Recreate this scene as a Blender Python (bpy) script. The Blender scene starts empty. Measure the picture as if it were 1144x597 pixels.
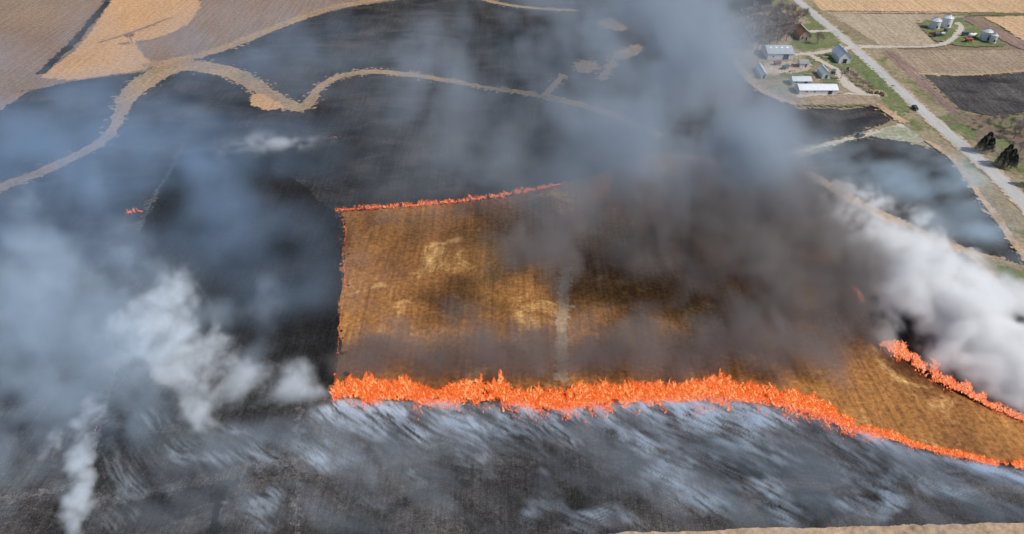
import bpy, bmesh, math, random, time
import numpy as np
from mathutils import Vector, Matrix
T0 = time.time()
sc = bpy.context.scene
COL = sc.collection

# ------------------------------------------------------------------ camera
CAM_H, PITCH, LENS = 150.0, 38.7, 24.0
W0, H0 = 1144.0, 597.0
cam = bpy.data.cameras.new('camera')
cam_o = bpy.data.objects.new('camera', cam)
COL.objects.link(cam_o)
cam.lens = LENS; cam.sensor_width = 36.0
cam.clip_start = 1.0; cam.clip_end = 30000.0
cam_o.location = (0, 0, CAM_H)
cam_o.rotation_euler = (math.radians(90 - PITCH), 0, 0)
sc.camera = cam_o

# ------------------------------------------------------------------ sky and sun
SUN_EL, SUN_AZ = 47.0, 108.0          # azimuth clockwise from +Y
el, az = math.radians(SUN_EL), math.radians(SUN_AZ)
SUN_DIR = Vector((math.sin(az) * math.cos(el), math.cos(az) * math.cos(el), math.sin(el)))
world = bpy.data.worlds.new('World'); sc.world = world; world.use_nodes = True
wn = world.node_tree
sky = wn.nodes.new('ShaderNodeTexSky'); sky.sky_type = 'NISHITA'; sky.sun_disc = False
sky.sun_elevation = el; sky.sun_rotation = az
sky.air_density = 1.0; sky.dust_density = 1.0
wn.links.new(sky.outputs[0], wn.nodes['Background'].inputs[0])
wn.nodes['Background'].inputs[1].default_value = 0.125
sun = bpy.data.lights.new('sun', 'SUN'); sun.energy = 4.0; sun.angle = math.radians(0.5)
sun.color = (1.0, 0.95, 0.87)
sun_o = bpy.data.objects.new('sun', sun); COL.objects.link(sun_o)
sun_o.rotation_euler = SUN_DIR.to_track_quat('Z', 'Y').to_euler()

sc.view_settings.view_transform = 'Standard'
sc.view_settings.look = 'None'
sc.view_settings.exposure = 0.0
sc.view_settings.gamma = 1.0
sc.view_settings.use_curve_mapping = False
sc.render.engine = 'CYCLES'
cy = sc.cycles
cy.use_denoising = True
try: cy.denoiser = 'OPENIMAGEDENOISE'
except Exception: pass
cy.use_adaptive_sampling = True; cy.adaptive_threshold = 0.04
cy.volume_bounces = 5; cy.max_bounces = 7; cy.diffuse_bounces = 2
cy.transparent_max_bounces = 96
cy.volume_step_rate = 1.5; cy.volume_max_steps = 512
cy.caustics_reflective = False; cy.caustics_refractive = False

# ------------------------------------------------------------------ pixel of the photograph -> point of the place
F = LENS / 36.0 * W0
TH = math.radians(PITCH)
def P(px, py, z=0.0):
    u = (px - W0 / 2) / F; v = (py - H0 / 2) / F
    dy = math.cos(TH) - v * math.sin(TH); dz = -math.sin(TH) - v * math.cos(TH)
    t = (z - CAM_H) / dz
    return Vector((u * t, dy * t, z))
def SCL(py):                               # pixels per metre across the picture, on the ground
    return math.cos(TH) / CAM_H * (py - (H0 / 2 - F * math.tan(TH)))

# ------------------------------------------------------------------ noise in numpy
_R = np.random.RandomState(11)
_LN = 48
_LAT = _R.rand(_LN, _LN, _LN).astype(np.float32)
def vnoise(x, y, z):
    xi = np.floor(x); yi = np.floor(y); zi = np.floor(z)
    fx = (x - xi).astype(np.float32); fy = (y - yi).astype(np.float32); fz = (z - zi).astype(np.float32)
    fx = fx * fx * (3 - 2 * fx); fy = fy * fy * (3 - 2 * fy); fz = fz * fz * (3 - 2 * fz)
    x0 = xi.astype(np.int32) % _LN; y0 = yi.astype(np.int32) % _LN; z0 = zi.astype(np.int32) % _LN
    x1 = (x0 + 1) % _LN; y1 = (y0 + 1) % _LN; z1 = (z0 + 1) % _LN
    g = _LAT
    a = g[x0, y0, z0] * (1 - fx) + g[x1, y0, z0] * fx
    b = g[x0, y1, z0] * (1 - fx) + g[x1, y1, z0] * fx
    c = g[x0, y0, z1] * (1 - fx) + g[x1, y0, z1] * fx
    d = g[x0, y1, z1] * (1 - fx) + g[x1, y1, z1] * fx
    return (a * (1 - fy) + b * fy) * (1 - fz) + (c * (1 - fy) + d * fy) * fz
def fbm(x, y, z, octs=4, seed=0.0, gain=0.5):
    s = 0; a = 1.0; tot = 0
    for k in range(octs):
        s = s + a * vnoise(x + seed + k * 17.3, y + seed * 1.7 + k * 9.1, z + seed * .6 + k * 5.7)
        tot += a; a *= gain
        x = x * 2.03; y = y * 2.03; z = z * 2.03
    return s / tot                          # about 0.5 +- 0.15
def n1(x, y, sc_, seed=0.0, octs=3):
    return float(fbm(np.array([x * sc_]), np.array([y * sc_]), np.array([seed]), octs, seed)[0]) - 0.5

# ------------------------------------------------------------------ tagging helpers
def tag(o, label=None, cat=None, group=None, kind=None):
    if label: o['label'] = label
    if cat: o['category'] = cat
    if group: o['group'] = group
    if kind: o['kind'] = kind
    return o
def mesh_obj(name, bm, mat, parent=None, smooth=False):
    me = bpy.data.meshes.new(name); bm.to_mesh(me); bm.free()
    o = bpy.data.objects.new(name, me); COL.objects.link(o)
    if mat: me.materials.append(mat)
    if smooth:
        for p in me.polygons: p.use_smooth = True
    if parent: o.parent = parent
    return o
def empty(name, loc, rz=0.0):
    o = bpy.data.objects.new(name, None); COL.objects.link(o)
    o.empty_display_size = 0.5
    o.location = loc; o.rotation_euler = (0, 0, rz)
    return o
def copy_tree(o, parent=None):
    c = o.copy(); COL.objects.link(c); c.parent = parent
    for ch in list(o.children): copy_tree(ch, c)
    return c

# ------------------------------------------------------------------ materials
def new_mat(name):
    m = bpy.data.materials.new(name); m.use_nodes = True
    nt = m.node_tree
    return m, nt, nt.nodes['Principled BSDF']
def N(nt, typ, **kw):
    n = nt.nodes.new(typ)
    for k, v in kw.items(): setattr(n, k, v)
    return n
def ramp(nt, fac, stops):
    r = nt.nodes.new('ShaderNodeValToRGB'); e = r.color_ramp.elements
    while len(e) < len(stops): e.new(0.5)
    for el_, (p, c) in zip(e, stops):
        el_.position = p; el_.color = (*c, 1) if len(c) == 3 else c
    nt.links.new(fac, r.inputs[0]); return r.outputs[0]
def noise(nt, vec, scale, detail=4, rough=0.55, dist=0.0):
    n = nt.nodes.new('ShaderNodeTexNoise'); n.inputs['Scale'].default_value = scale
    n.inputs['Detail'].default_value = detail; n.inputs['Roughness'].default_value = rough
    n.inputs['Distortion'].default_value = dist
    nt.links.new(vec, n.inputs['Vector']); return n.outputs['Fac']
def mapping(nt, scale=(1, 1, 1), rot=0.0):
    g = nt.nodes.new('ShaderNodeNewGeometry'); m = nt.nodes.new('ShaderNodeMapping')
    m.inputs['Rotation'].default_value = (0, 0, rot); m.inputs['Scale'].default_value = scale
    nt.links.new(g.outputs['Position'], m.inputs['Vector']); return m.outputs[0]
def mixc(nt, fac, a, b, mode='MIX'):
    m = nt.nodes.new('ShaderNodeMix'); m.data_type = 'RGBA'; m.blend_type = mode
    if isinstance(fac, (int, float)): m.inputs[0].default_value = fac
    else: nt.links.new(fac, m.inputs[0])
    for k, v in ((6, a), (7, b)):
        if isinstance(v, tuple): m.inputs[k].default_value = (*v, 1)
        else: nt.links.new(v, m.inputs[k])
    return m.outputs[2]
def remap(nt, v, a, b, c=0.0, d=1.0):
    m = nt.nodes.new('ShaderNodeMapRange'); m.inputs[1].default_value = a; m.inputs[2].default_value = b
    m.inputs[3].default_value = c; m.inputs[4].default_value = d
    nt.links.new(v, m.inputs[0]); return m.outputs[0]
def earth(name, base, alt, third=None, row_dir=None, row_amt=0.3, patch=0.02, grain=0.55, grain_amt=0.5, third_lo=0.58, third_patch=0.05, row_w=0.8):
    """soil, stubble, grass: large patches, drilled rows and a fine grain"""
    m, nt, b = new_mat(name)
    v = mapping(nt)
    big = noise(nt, v, patch, 5, 0.6, 0.4)
    c = mixc(nt, remap(nt, big, 0.36, 0.64), base, alt)
    if third:
        t = noise(nt, v, third_patch, 6, 0.68, 0.8)
        c = mixc(nt, remap(nt, t, third_lo, third_lo + 0.12), c, third)
    if row_dir is not None:
        rv = mapping(nt, (row_w, 0.03, 1), row_dir)
        rn = noise(nt, rv, 1.0, 3, 0.6)
        c = mixc(nt, row_amt, c, ramp(nt, rn, [(0.3, (0.25, 0.25, 0.25)), (0.7, (0.95, 0.95, 0.95))]), 'OVERLAY')
    g = noise(nt, v, grain, 5, 0.75)
    c = mixc(nt, grain_amt, c, ramp(nt, g, [(0.3, (0.12, 0.12, 0.12)), (0.7, (0.95, 0.95, 0.95))]), 'OVERLAY')
    nt.links.new(c, b.inputs['Base Color'])
    b.inputs['Roughness'].default_value = 0.95
    b.inputs['Specular IOR Level'].default_value = 0.1
    bp = nt.nodes.new('ShaderNodeBump'); bp.inputs['Strength'].default_value = 0.7; bp.inputs['Distance'].default_value = 0.35
    nt.links.new(g, bp.inputs['Height']); nt.links.new(bp.outputs[0], b.inputs['Normal'])
    return m
def plain(name, col, rough=0.6, metal=0.0, var=0.25, scale=1.5):
    m, nt, b = new_mat(name)
    tc = nt.nodes.new('ShaderNodeTexCoord')
    n = noise(nt, tc.outputs['Object'], scale, 5, 0.65)
    dark = tuple(x * (1 - var) for x in col); lite = tuple(min(1, x * (1 + var * .6)) for x in col)
    nt.links.new(mixc(nt, remap(nt, n, 0.3, 0.7), dark, lite), b.inputs['Base Color'])
    b.inputs['Roughness'].default_value = rough; b.inputs['Metallic'].default_value = metal
    return m
def ribbed(name, col, axis=0, pitch=0.6, rough=0.45, rust=None, var=0.15):
    """painted or galvanised sheet with ribs, streaked by weather"""
    m, nt, b = new_mat(name)
    tc = nt.nodes.new('ShaderNodeTexCoord'); mp = nt.nodes.new('ShaderNodeMapping')
    nt.links.new(tc.outputs['Object'], mp.inputs[0])
    w = nt.nodes.new('ShaderNodeTexWave'); w.bands_direction = 'XYZ'[axis]; w.inputs['Scale'].default_value = 0.314 / pitch
    nt.links.new(mp.outputs[0], w.inputs['Vector'])
    n = noise(nt, tc.outputs['Object'], 0.8, 5, 0.7)
    dark = tuple(x * (1 - var) for x in col)
    c = mixc(nt, remap(nt, n, 0.35, 0.65), dark, col)
    c = mixc(nt, remap(nt, w.outputs['Fac'], 0.75, 0.95, 0.0, 0.25), c, tuple(x * .7 for x in col))
    if rust:
        n2 = noise(nt, tc.outputs['Object'], 0.5, 6, 0.7)
        c = mixc(nt, remap(nt, n2, 0.5, 0.62), c, rust)
    nt.links.new(c, b.inputs['Base Color']); b.inputs['Roughness'].default_value = rough
    b.inputs['Metallic'].default_value = 0.15
    bp = nt.nodes.new('ShaderNodeBump'); bp.inputs['Strength'].default_value = 0.5; bp.inputs['Distance'].default_value = 0.05
    nt.links.new(w.outputs['Fac'], bp.inputs['Height']); nt.links.new(bp.outputs[0], b.inputs['Normal'])
    return m

M = {}
M['ground']   = earth('dry_grass', (.25, .19, .125), (.20, .15, .10), (.12, .135, .055), None, patch=.012, third_patch=.02, third_lo=.52)
M['verge']    = earth('verge_grass', (.30, .245, .16), (.22, .175, .11), (.11, .135, .05), None, patch=.03, third_patch=.045, third_lo=.52)
M['green']    = earth('spring_grass', (.115, .145, .058), (.155, .165, .08), (.25, .21, .125), None, patch=.06, third_patch=.09, third_lo=.56)
M['stubble_r'] = earth('corn_stubble', (.36, .29, .205), (.30, .235, .165), (.26, .22, .13), math.radians(90), .25, patch=.02)
M['stubble_r2'] = earth('flattened_stubble', (.30, .225, .155), (.23, .175, .125), (.30, .25, .16), math.radians(90), .28, patch=.02)
M['straw']    = earth('straw_field', (.47, .315, .185), (.42, .275, .16), (.50, .35, .22), math.radians(88), .3, patch=.012)
M['tilled']   = earth('tilled_soil', (.22, .15, .12), (.17, .12, .10), None, math.radians(8), .5, patch=.03)
M['gold']     = earth('golden_stubble', (.33, .152, .048), (.165, .073, .028), (.48, .28, .105), math.radians(2), .4, patch=.03, grain=.7, grain_amt=.7, third_patch=.05, third_lo=.56)
M['gold2']    = earth('short_gold_stubble', (.36, .225, .105), (.26, .155, .075), None, math.radians(12), .35, patch=.03)
M['farfield'] = earth('pale_far_field', (.235, .163, .115), (.19, .13, .095), None, math.radians(70), .35, patch=.012)
M['farorange'] = earth('orange_far_field', (.47, .28, .145), (.42, .245, .125), None, math.radians(70), .2, patch=.012)
M['farbrown'] = earth('brown_far_field', (.235, .165, .12), (.19, .135, .10), None, math.radians(50), .35, patch=.012)
M['track']    = earth('grassy_track', (.36, .245, .14), (.27, .18, .105), (.21, .175, .09), None, patch=.06, grain_amt=.6)
M['edge']     = earth('dry_edge', (.43, .30, .19), (.33, .225, .145), (.22, .17, .10), None, patch=.1, third_patch=.12)
M['gravel']   = earth('gravel', (.50, .44, .37), (.44, .385, .32), None, None, patch=.08, grain=1.5, grain_amt=.25)
M['pave']     = earth('worn_asphalt', (.43, .415, .39), (.385, .37, .35), (.33, .32, .31), math.radians(0), .15, patch=.06, grain=1.8, grain_amt=.2)
M['dirt']     = earth('yard_dirt', (.46, .38, .29), (.36, .27, .20), (.24, .18, .12), None, patch=.09, third_patch=.15)
M['brush']    = earth('brush_ground', (.20, .145, .11), (.15, .11, .085), (.15, .155, .07), None, patch=.05, third_patch=.06, third_lo=.5)
def burnt_mat(name, ash_amt=1.0, rows=8, lift=1.0):
    m, nt, b = new_mat(name)
    v = mapping(nt)
    n1_ = noise(nt, v, .035, 6, .62, .6)
    c = mixc(nt, remap(nt, n1_, .38, .66), tuple(lift * k for k in (.014, .0135, .0135)), tuple(lift * k for k in (.046, .042, .040)))
    n2_ = noise(nt, mapping(nt, (1, 2.2, 1), math.radians(-12)), .03, 7, .7, .9)
    c = mixc(nt, remap(nt, n2_, .48, .66, 0, ash_amt), c, (.098, .086, .080))
    rn = noise(nt, mapping(nt, (1.1, .05, 1), math.radians(rows)), 1.0, 4, .65)
    c = mixc(nt, .5, c, ramp(nt, rn, [(.3, (.1, .1, .1)), (.72, (1, 1, 1))]), 'OVERLAY')
    g = noise(nt, v, .9, 6, .8)
    c = mixc(nt, .75, c, ramp(nt, g, [(.3, (.05, .05, .05)), (.72, (1, 1, 1))]), 'OVERLAY')
    wsp = noise(nt, mapping(nt, (2.6, .8, 1), math.radians(rows)), 1.0, 4, .7)
    c = mixc(nt, remap(nt, wsp, .58, .72, 0, .12 + .38 * ash_amt), c, (.16, .145, .135))
    hf = noise(nt, v, 3.5, 3, .7)
    c = mixc(nt, .7, c, ramp(nt, hf, [(.35, (.1, .1, .1)), (.65, (.95, .95, .95))]), 'OVERLAY')
    nt.links.new(c, b.inputs['Base Color']); b.inputs['Roughness'].default_value = .95
    b.inputs['Specular IOR Level'].default_value = .1
    bp = nt.nodes.new('ShaderNodeBump'); bp.inputs['Strength'].default_value = .8; bp.inputs['Distance'].default_value = .3
    nt.links.new(g, bp.inputs['Height']); nt.links.new(bp.outputs[0], b.inputs['Normal'])
    return m
M['burnt'] = burnt_mat('burnt_stubble', .55, 8, 1.05)
M['burnt_near'] = burnt_mat('burnt_stubble_ashy', .8, 8, 1.15)
M['burnt_dark'] = burnt_mat('dark_char_haze_gap', .06, 8, .6)  # dark path and strip; over the left zone it paints the missing haze
M['ash'] = burnt_mat('pale_ash', 1.0, 8, 2.6)
M['pad'] = earth('grassy_gravel', (.33, .31, .25), (.25, .26, .16), (.40, .36, .30), None, patch=.12, third_patch=.2)
M['burnt_r'] = burnt_mat('burnt_brown_field', .9, 85, 2.0)

# ------------------------------------------------------------------ ground sheets
LAYER = [0.0]
FRAY = {'road': 0, 'road_shoulder': .35, 'gravel_drive': .3, 'grass_track': 1.5, 'burnt_field': 1.5, 'unburnt_patch': 1.6, 'wheel_track': .4, 'stubble_field': .7, 'lawn': .9, 'dry_strip': .9, 'grass_strip': .9, 'far_field': 0}
def rough_edge(pts, amp, seed, step=2.0, freq=.09):
    out = []
    n = len(pts)
    for i in range(n):
        a, b = pts[i], pts[(i + 1) % n]
        L = (b - a).length; k = max(1, min(160, int(L / step)))
        nrm = Vector((-(b - a).y, (b - a).x, 0)).normalized() if L > 0 else Vector((0, 0, 0))
        t = np.arange(k) / k
        xs = a.x + (b.x - a.x) * t; ys = a.y + (b.y - a.y) * t
        d = (fbm(xs * freq, ys * freq, np.full(k, seed), 5, seed, .7) - .5) * 3.2 * amp
        for x, y, q in zip(xs, ys, d):
            out.append(Vector((x + nrm.x * q, y + nrm.y * q, 0)))
    return out
def smooth_pts(pts, it=2, closed=True):
    for _ in range(it):
        o = []
        n = len(pts)
        rng = range(n if closed else n - 1)
        if not closed: o.append(pts[0])
        for i in rng:
            a, b = pts[i], pts[(i + 1) % n]
            o.append(a * .75 + b * .25); o.append(a * .25 + b * .75)
        if not closed: o.append(pts[-1])
        pts = o
    return pts
def lay(name, pts, mat, amp=1.0, seed=1.0, step=1.2, freq=.13, fray=0.0):
    if amp > 0: pts = rough_edge(pts, amp, seed, step, freq)
    LAYER[0] += 0.008
    z = LAYER[0]
    bm = bmesh.new()
    vs = [bm.verts.new((p.x, p.y, z)) for p in pts]
    f = bm.faces.new(vs); f.normal_update()
    if f.normal.z < 0: f.normal_flip()
    bmesh.ops.triangulate(bm, faces=bm.faces[:])
    if fray > 0:                            # scattered tufts and specks along the outline
        rf = random.Random(seed * 77 + len(pts))
        for p in pts:
            if abs(p.x) > 420 or p.y > 620 or p.y < 60: continue
            for _ in range(2):
                if rf.random() > .8: continue
                cx = p.x + rf.gauss(0, fray); cy_ = p.y + rf.gauss(0, fray); r = .25 + rf.random() ** 3 * 1.1
                zz = z + .0005 + rf.random() * .0065
                k = rf.choice((5, 6, 7)); a0 = rf.uniform(0, 6.28)
                bm.faces.new([bm.verts.new((cx + math.cos(a0 + 6.283 * q / k) * r * rf.uniform(.5, 1.3), cy_ + math.sin(a0 + 6.283 * q / k) * r * rf.uniform(.5, 1.1), zz)) for q in range(k)])
    o = mesh_obj(name, bm, mat)
    o['kind'] = 'structure'
    return o
def sheet(name, px, mat, amp=1.0, seed=1.0, smooth=0, step=1.2, freq=.13, fray=None):
    pts = [P(*p) for p in px]
    if smooth: pts = smooth_pts(pts, smooth)
    return lay(name, pts, mat, amp, seed, step, freq, FRAY.get(name, .5) if fray is None else fray)
def ribbon(name, px, mat, amp=.5, seed=1.0, smooth=2, freq=.16, step=1.2, fray=None):
    """px: (x, y, width in picture pixels across)"""
    c = [P(x, y) for x, y, w in px]; wd = [w / SCL(y) for x, y, w in px]
    pts = [Vector((p.x, p.y, w)) for p, w in zip(c, wd)]
    pts = smooth_pts(pts, smooth, closed=False)
    left, right = [], []
    for i, p in enumerate(pts):
        a = pts[max(0, i - 1)]; b = pts[min(len(pts) - 1, i + 1)]
        d = Vector((b.x - a.x, b.y - a.y, 0))
        if d.length < 1e-6: continue
        d.normalize(); nrm = Vector((-d.y, d.x, 0))
        q = Vector((p.x, p.y, 0))
        left.append(q + nrm * p.z / 2); right.append(q - nrm * p.z / 2)
    return lay(name, left + right[::-1], mat, amp, seed, step, freq, FRAY.get(name, .5) if fray is None else fray)

S = 12000
bm = bmesh.new()
vs = [bm.verts.new(v) for v in ((-S, -S, 0), (S, -S, 0), (S, S, 0), (-S, S, 0))]
bm.faces.new(vs)
tag(mesh_obj('ground', bm, M['ground']), kind='structure')

# far left fields
sheet('far_field', [(-330, 180), (0, 128), (80, 92), (170, 78), (300, 30), (400, -2), (560, -45), (500, -110), (-600, -90)], M['farfield'], 1.5, 3)
sheet('straw_field', [(38, 86), (75, 66), (100, 40), (122, 4), (150, -40), (235, -40), (222, -5), (222, 12), (208, 30), (172, 44), (146, 46), (160, 62), (176, 76), (130, 82), (80, 90)], M['farorange'], 1.2, 5, 1)
sheet('tilled_field', [(150, 50), (180, 45), (214, 30), (230, 6), (228, -20), (350, -40), (460, -8), (390, 6), (330, 22), (270, 45), (216, 66), (180, 68)], M['farbrown'], 1.0, 6, 1)
ribbon('field_strip', [(172, 52, 5), (205, 40, 6), (232, 24, 7), (244, 8, 7), (240, -14, 7)], M['farfield'], .6, 7)
ribbon('field_strip', [(110, 48, 3), (150, 36, 3), (190, 20, 3)], M['farfield'], .6, 7.4)

# the burnt country
sheet('burnt_field', [(-500, 230), (-120, 150), (0, 124), (30, 103), (80, 91), (150, 82), (215, 67), (262, 50), (300, 37), (345, 20), (385, 9), (430, 2), (470, -3), (600, -22), (740, -26), (864, -12),
    (862, 3), (856, 12), (825, 22), (797, 36), (808, 52), (820, 66), (832, 88), (850, 103), (868, 112), (893, 122), (930, 122), (960, 122), (975, 119), (985, 126), (996, 134), (985, 141),
    (1000, 149), (1030, 160), (1052, 172), (1066, 184), (1090, 222), (1117, 258), (1144, 298), (1200, 380), (1300, 520), (1400, 700), (900, 760), (-150, 760), (-500, 620)], M['burnt'], 1.5, 2, step=1.3)
sheet('burnt_field', [(-250, 440), (-80, 400), (60, 392), (135, 385), (240, 395), (330, 425), (372, 452), (500, 462), (640, 472), (800, 462), (900, 478), (1000, 505), (1144, 526), (1300, 548), (1320, 680), (700, 640), (-200, 660)], M['burnt_near'], 1.6, 9, 1, 2.0, .08)
ribbon('burnt_strip', [(46, 83, 9), (62, 66, 9), (84, 46, 8), (100, 26, 7), (116, 8, 6), (126, -8, 4)], M['burnt'], 1.2, 8)

# grassed waterways and tracks that did not burn
ribbon('grass_track', [(-60, 232, 22), (0, 211, 20), (45, 193, 17), (95, 170, 15), (124, 152, 13), (134, 130, 13), (142, 108, 22), (163, 90, 34), (190, 76, 34), (220, 70, 20)], M['track'], 2.0, 3, freq=.2)
ribbon('grass_track', [(175, 74, 26), (230, 74, 26), (270, 84, 22), (300, 106, 20), (330, 123, 20), (345, 118, 14), (356, 97, 10), (380, 84, 12), (420, 79, 12), (480, 86, 10), (540, 98, 9), (590, 104, 9), (625, 112, 15), (680, 126, 10), (740, 152, 7)], M['track'], 1.7, 4, freq=.2)
sheet('orange_patch', [(282, 106), (297, 106), (318, 120), (300, 123), (279, 117)], M['farorange'], .8, 5)
ribbon('grass_track', [(160, 74, 14), (230, 62, 16), (290, 38, 15), (345, 16, 14), (390, 4, 13), (470, -6, 10)], M['track'], 1.8, 6)
ribbon('grass_track', [(520, -6, 7), (560, 5, 8), (600, 10, 7), (645, 12, 5)], M['track'], .7, 7)
ribbon('grass_track', [(608, 108, 8), (618, 96, 8), (630, 84, 8)], M['track'], .9, 8)
for q in ([(640, 70), (662, 68), (672, 76), (660, 82), (645, 80)], [(668, 24), (690, 23), (704, 32), (680, 36)], [(682, 62), (700, 52), (722, 50), (712, 60), (690, 68)], [(664, 88), (676, 78), (684, 66), (690, 72), (676, 90)]):
    sheet('unburnt_patch', q, M['track'], 3.6, q[0][0] * .1, 1, .8, .22)

# the standing stubble that is burning
sheet('stubble_field', [(386, 246), (381, 238), (450, 232), (500, 229), (560, 221), (628, 207), (690, 188), (735, 171), (790, 176), (860, 205), (905, 240), (950, 310), (985, 385), (1040, 425), (1100, 455), (1144, 472), (1300, 530), (1300, 546), (1144, 520), (1060, 508), (1000, 492), (930, 470), (870, 455), (800, 447), (700, 450), (640, 458), (560, 450), (450, 448), (372, 448), (376, 400), (380, 340), (384, 290)], M['gold'], .9, 12, 0, 1.0, .2)
ribbon('wheel_track', [(633, 300, 7), (630, 330, 9), (628, 370, 9), (627, 425, 9)], M['edge'], .8, 3)


# left boundary path through the burnt ground
sheet('burnt_field', [(206, 168), (190, 192), (168, 228), (154, 264), (150, 300), (170, 340), (260, 380), (340, 420), (372, 440), (378, 380), (382, 250), (372, 236), (330, 200), (280, 176)], M['burnt_dark'], 1.8, 10.5, 1, 2.0, .07)  # darker tone here stands in for the gap in the smoke haze
ribbon('field_path', [(206, 160, 1.0), (191, 190, 1.1), (169, 225, 1.2), (155, 260, .8)], M['ash'], .4, 11)
ribbon('field_path', [(138, 385, 5), (128, 420, 5), (118, 460, 6), (110, 500, 7), (106, 540, 7), (96, 575, 8), (80, 615, 9)], M['burnt_dark'], .3, 12)
ribbon('ash_line', [(133, 400, 1.6), (122, 440, 1.8), (112, 480, 2), (103, 520, 2), (100, 545, 2.4), (90, 577, 2.4), (72, 618, 3)], M['ash'], .35, 12.5)
ribbon('ash_line', [(96, 563, 7), (150, 553, 9), (220, 540, 10), (300, 520, 9), (350, 512, 6)], M['ash'], .9, 12.7, freq=.35, step=.6)
ribbon('burnt_strip', [(248, 545, 6), (242, 570, 7), (236, 615, 8)], M['burnt_dark'], .4, 12.8)
ribbon('ash_line', [(-20, 560, 4), (40, 552, 5), (90, 543, 3)], M['ash'], .8, 12.9, freq=.35, step=.6)
ribbon('ash_line', [(336, 440, 1.5), (333, 520, 1.5), (330, 615, 2)], M['ash'], .5, 13.1)

# bottom edge of the burn
sheet('stubble_field', [(640, 602), (700, 595), (790, 594), (830, 591), (900, 590), (1000, 588), (1080, 586), (1144, 584), (1320, 580), (1320, 760), (600, 760)], M['edge'], .4, 20, 0, .5, .5, 0)

# right of the burn
sheet('grass_strip', [(880, 168), (930, 158), (985, 141), (1000, 134), (1012, 140), (1020, 152), (1046, 168), (985, 151), (950, 157), (905, 174), (880, 178)], M['verge'], .8, 21, 0, 1.2)
ribbon('field_path', [(850, 182, 5), (900, 168, 5), (955, 154, 5), (990, 146, 5), (1008, 141, 6), (1030, 128, 6)], M['gravel'], .7, 9)
sheet('gravel_pad', [(985, 146), (1012, 140), (1026, 150), (1034, 160), (1004, 158), (975, 153)], M['pad'], 1.6, 10, 1)
ribbon('grass_strip', [(900, 192, 10), (930, 210, 14), (962, 230, 16), (1008, 252, 17), (1050, 270, 17), (1090, 285, 13), (1144, 300, 8)], M['edge'], .9, 23)
sheet('grass_strip', [(1088, 288), (1120, 294), (1160, 304), (1320, 400), (1250, 440), (1150, 350), (1110, 318)], M['verge'], .8, 24)
sheet('lawn', [(1108, 296), (1135, 302), (1160, 312), (1150, 336), (1130, 322)], M['green'], 1.2, 25, 1)
# east of the farm: verges, fields, road
sheet('road_verge', [(862, -30), (905, -30), (985, 40), (1075, 118), (1144, 172), (1320, 310), (1320, 400), (1200, 330), (1144, 290), (1090, 215), (1062, 178), (1010, 140), (985, 118), (940, 78), (900, 40)], M['verge'], 1.2, 31)
sheet('straw_field', [(918, 12), (1144, 15), (1500, 18), (1500, -60), (860, -60), (880, -28)], M['straw'], .8, 32)
sheet('stubble_field', [(928, 16), (1062, 17), (1080, 18), (1060, 26), (1022, 26), (1048, 53), (988, 53)], M['stubble_r'], .6, 33)
sheet('stubble_field', [(990, 57), (1150, 57), (1500, 56), (1500, 88), (1144, 84), (1090, 88), (1030, 84), (1018, 80)], M['stubble_r2'], .8, 34)
sheet('tilled_field', [(984, 58), (996, 58), (1030, 84), (1050, 110), (1075, 126), (1062, 128), (1034, 102)], M['tilled'], .7, 35)
sheet('burnt_field', [(1030, 82), (1070, 86), (1144, 80), (1500, 78), (1500, 128), (1144, 126), (1110, 130), (1075, 124), (1056, 108)], M['burnt_r'], 1.2, 36)
ribbon('dry_strip', [(1026, 83, 4), (1060, 84, 5), (1100, 84, 4), (1144, 79, 4), (1300, 78, 4)], M['edge'], 1.0, 36.5)
sheet('straw_field', [(1100, 20), (1144, 19), (1500, 20), (1500, 70), (1240, 70), (1150, 50), (1125, 34)], M['straw'], .8, 37)
ribbon('tilled_field', [(1075, 20, 10), (1100, 30, 16), (1130, 46, 22), (1170, 62, 26), (1240, 90, 30)], M['tilled'], .8, 38, 1)
ribbon('grass_strip', [(1062, 18, 4), (1090, 17, 4), (1144, 16.5, 3.5), (1400, 17, 3)], M['green'], .5, 39)
ribbon('dry_strip', [(924, 15, 3.5), (980, 14.5, 3), (1060, 15, 3)], M['edge'], .4, 39.5)
sheet('lawn', [(1021, 24), (1062, 22), (1075, 20), (1082, 30), (1072, 42), (1058, 48), (1044, 46)], M['green'], .8, 40, 1)
sheet('lawn', [(1076, 26), (1094, 30), (1108, 44), (1128, 52), (1100, 53), (1070, 52), (1060, 49), (1070, 40)], M['green'], .9, 41, 1)
ribbon('gravel_drive', [(958, 53, 9), (985, 53, 5), (1030, 53.5, 4.5), (1052, 51, 4.5), (1064, 45, 5), (1072, 36, 5), (1075, 30, 5), (1068, 26, 4)], M['gravel'], .3, 42)
sheet('brush_ground', [(1040, 134), (1075, 128), (1110, 132), (1144, 128), (1500, 128), (1500, 420), (1320, 330), (1144, 190), (1095, 160), (1056, 140)], M['brush'], 1.4, 43)
for q in ([(1054, 140), (1078, 138), (1092, 150), (1084, 158), (1070, 152)], [(1108, 158), (1122, 154), (1128, 164), (1114, 170)], [(1132, 187), (1160, 186), (1160, 192), (1140, 192)], [(1134, 204), (1170, 212), (1180, 238), (1150, 222)], [(1125, 136), (1150, 136), (1150, 146), (1130, 145)], [(1046, 132), (1066, 131), (1072, 135), (1052, 136)]):
    sheet('lawn', q, M['green'], 1.6, q[0][0] * .07, 1, 1.0, .15)
ribbon('road_shoulder', [(850, -34, 9), (889, 0, 10.5), (953, 53, 14), (1021, 117, 16), (1070, 160, 18), (1113, 197, 20.5), (1150, 234, 23), (1250, 338, 36), (1400, 520, 50)], M['dirt'], .8, 49, 2, .3)
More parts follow.
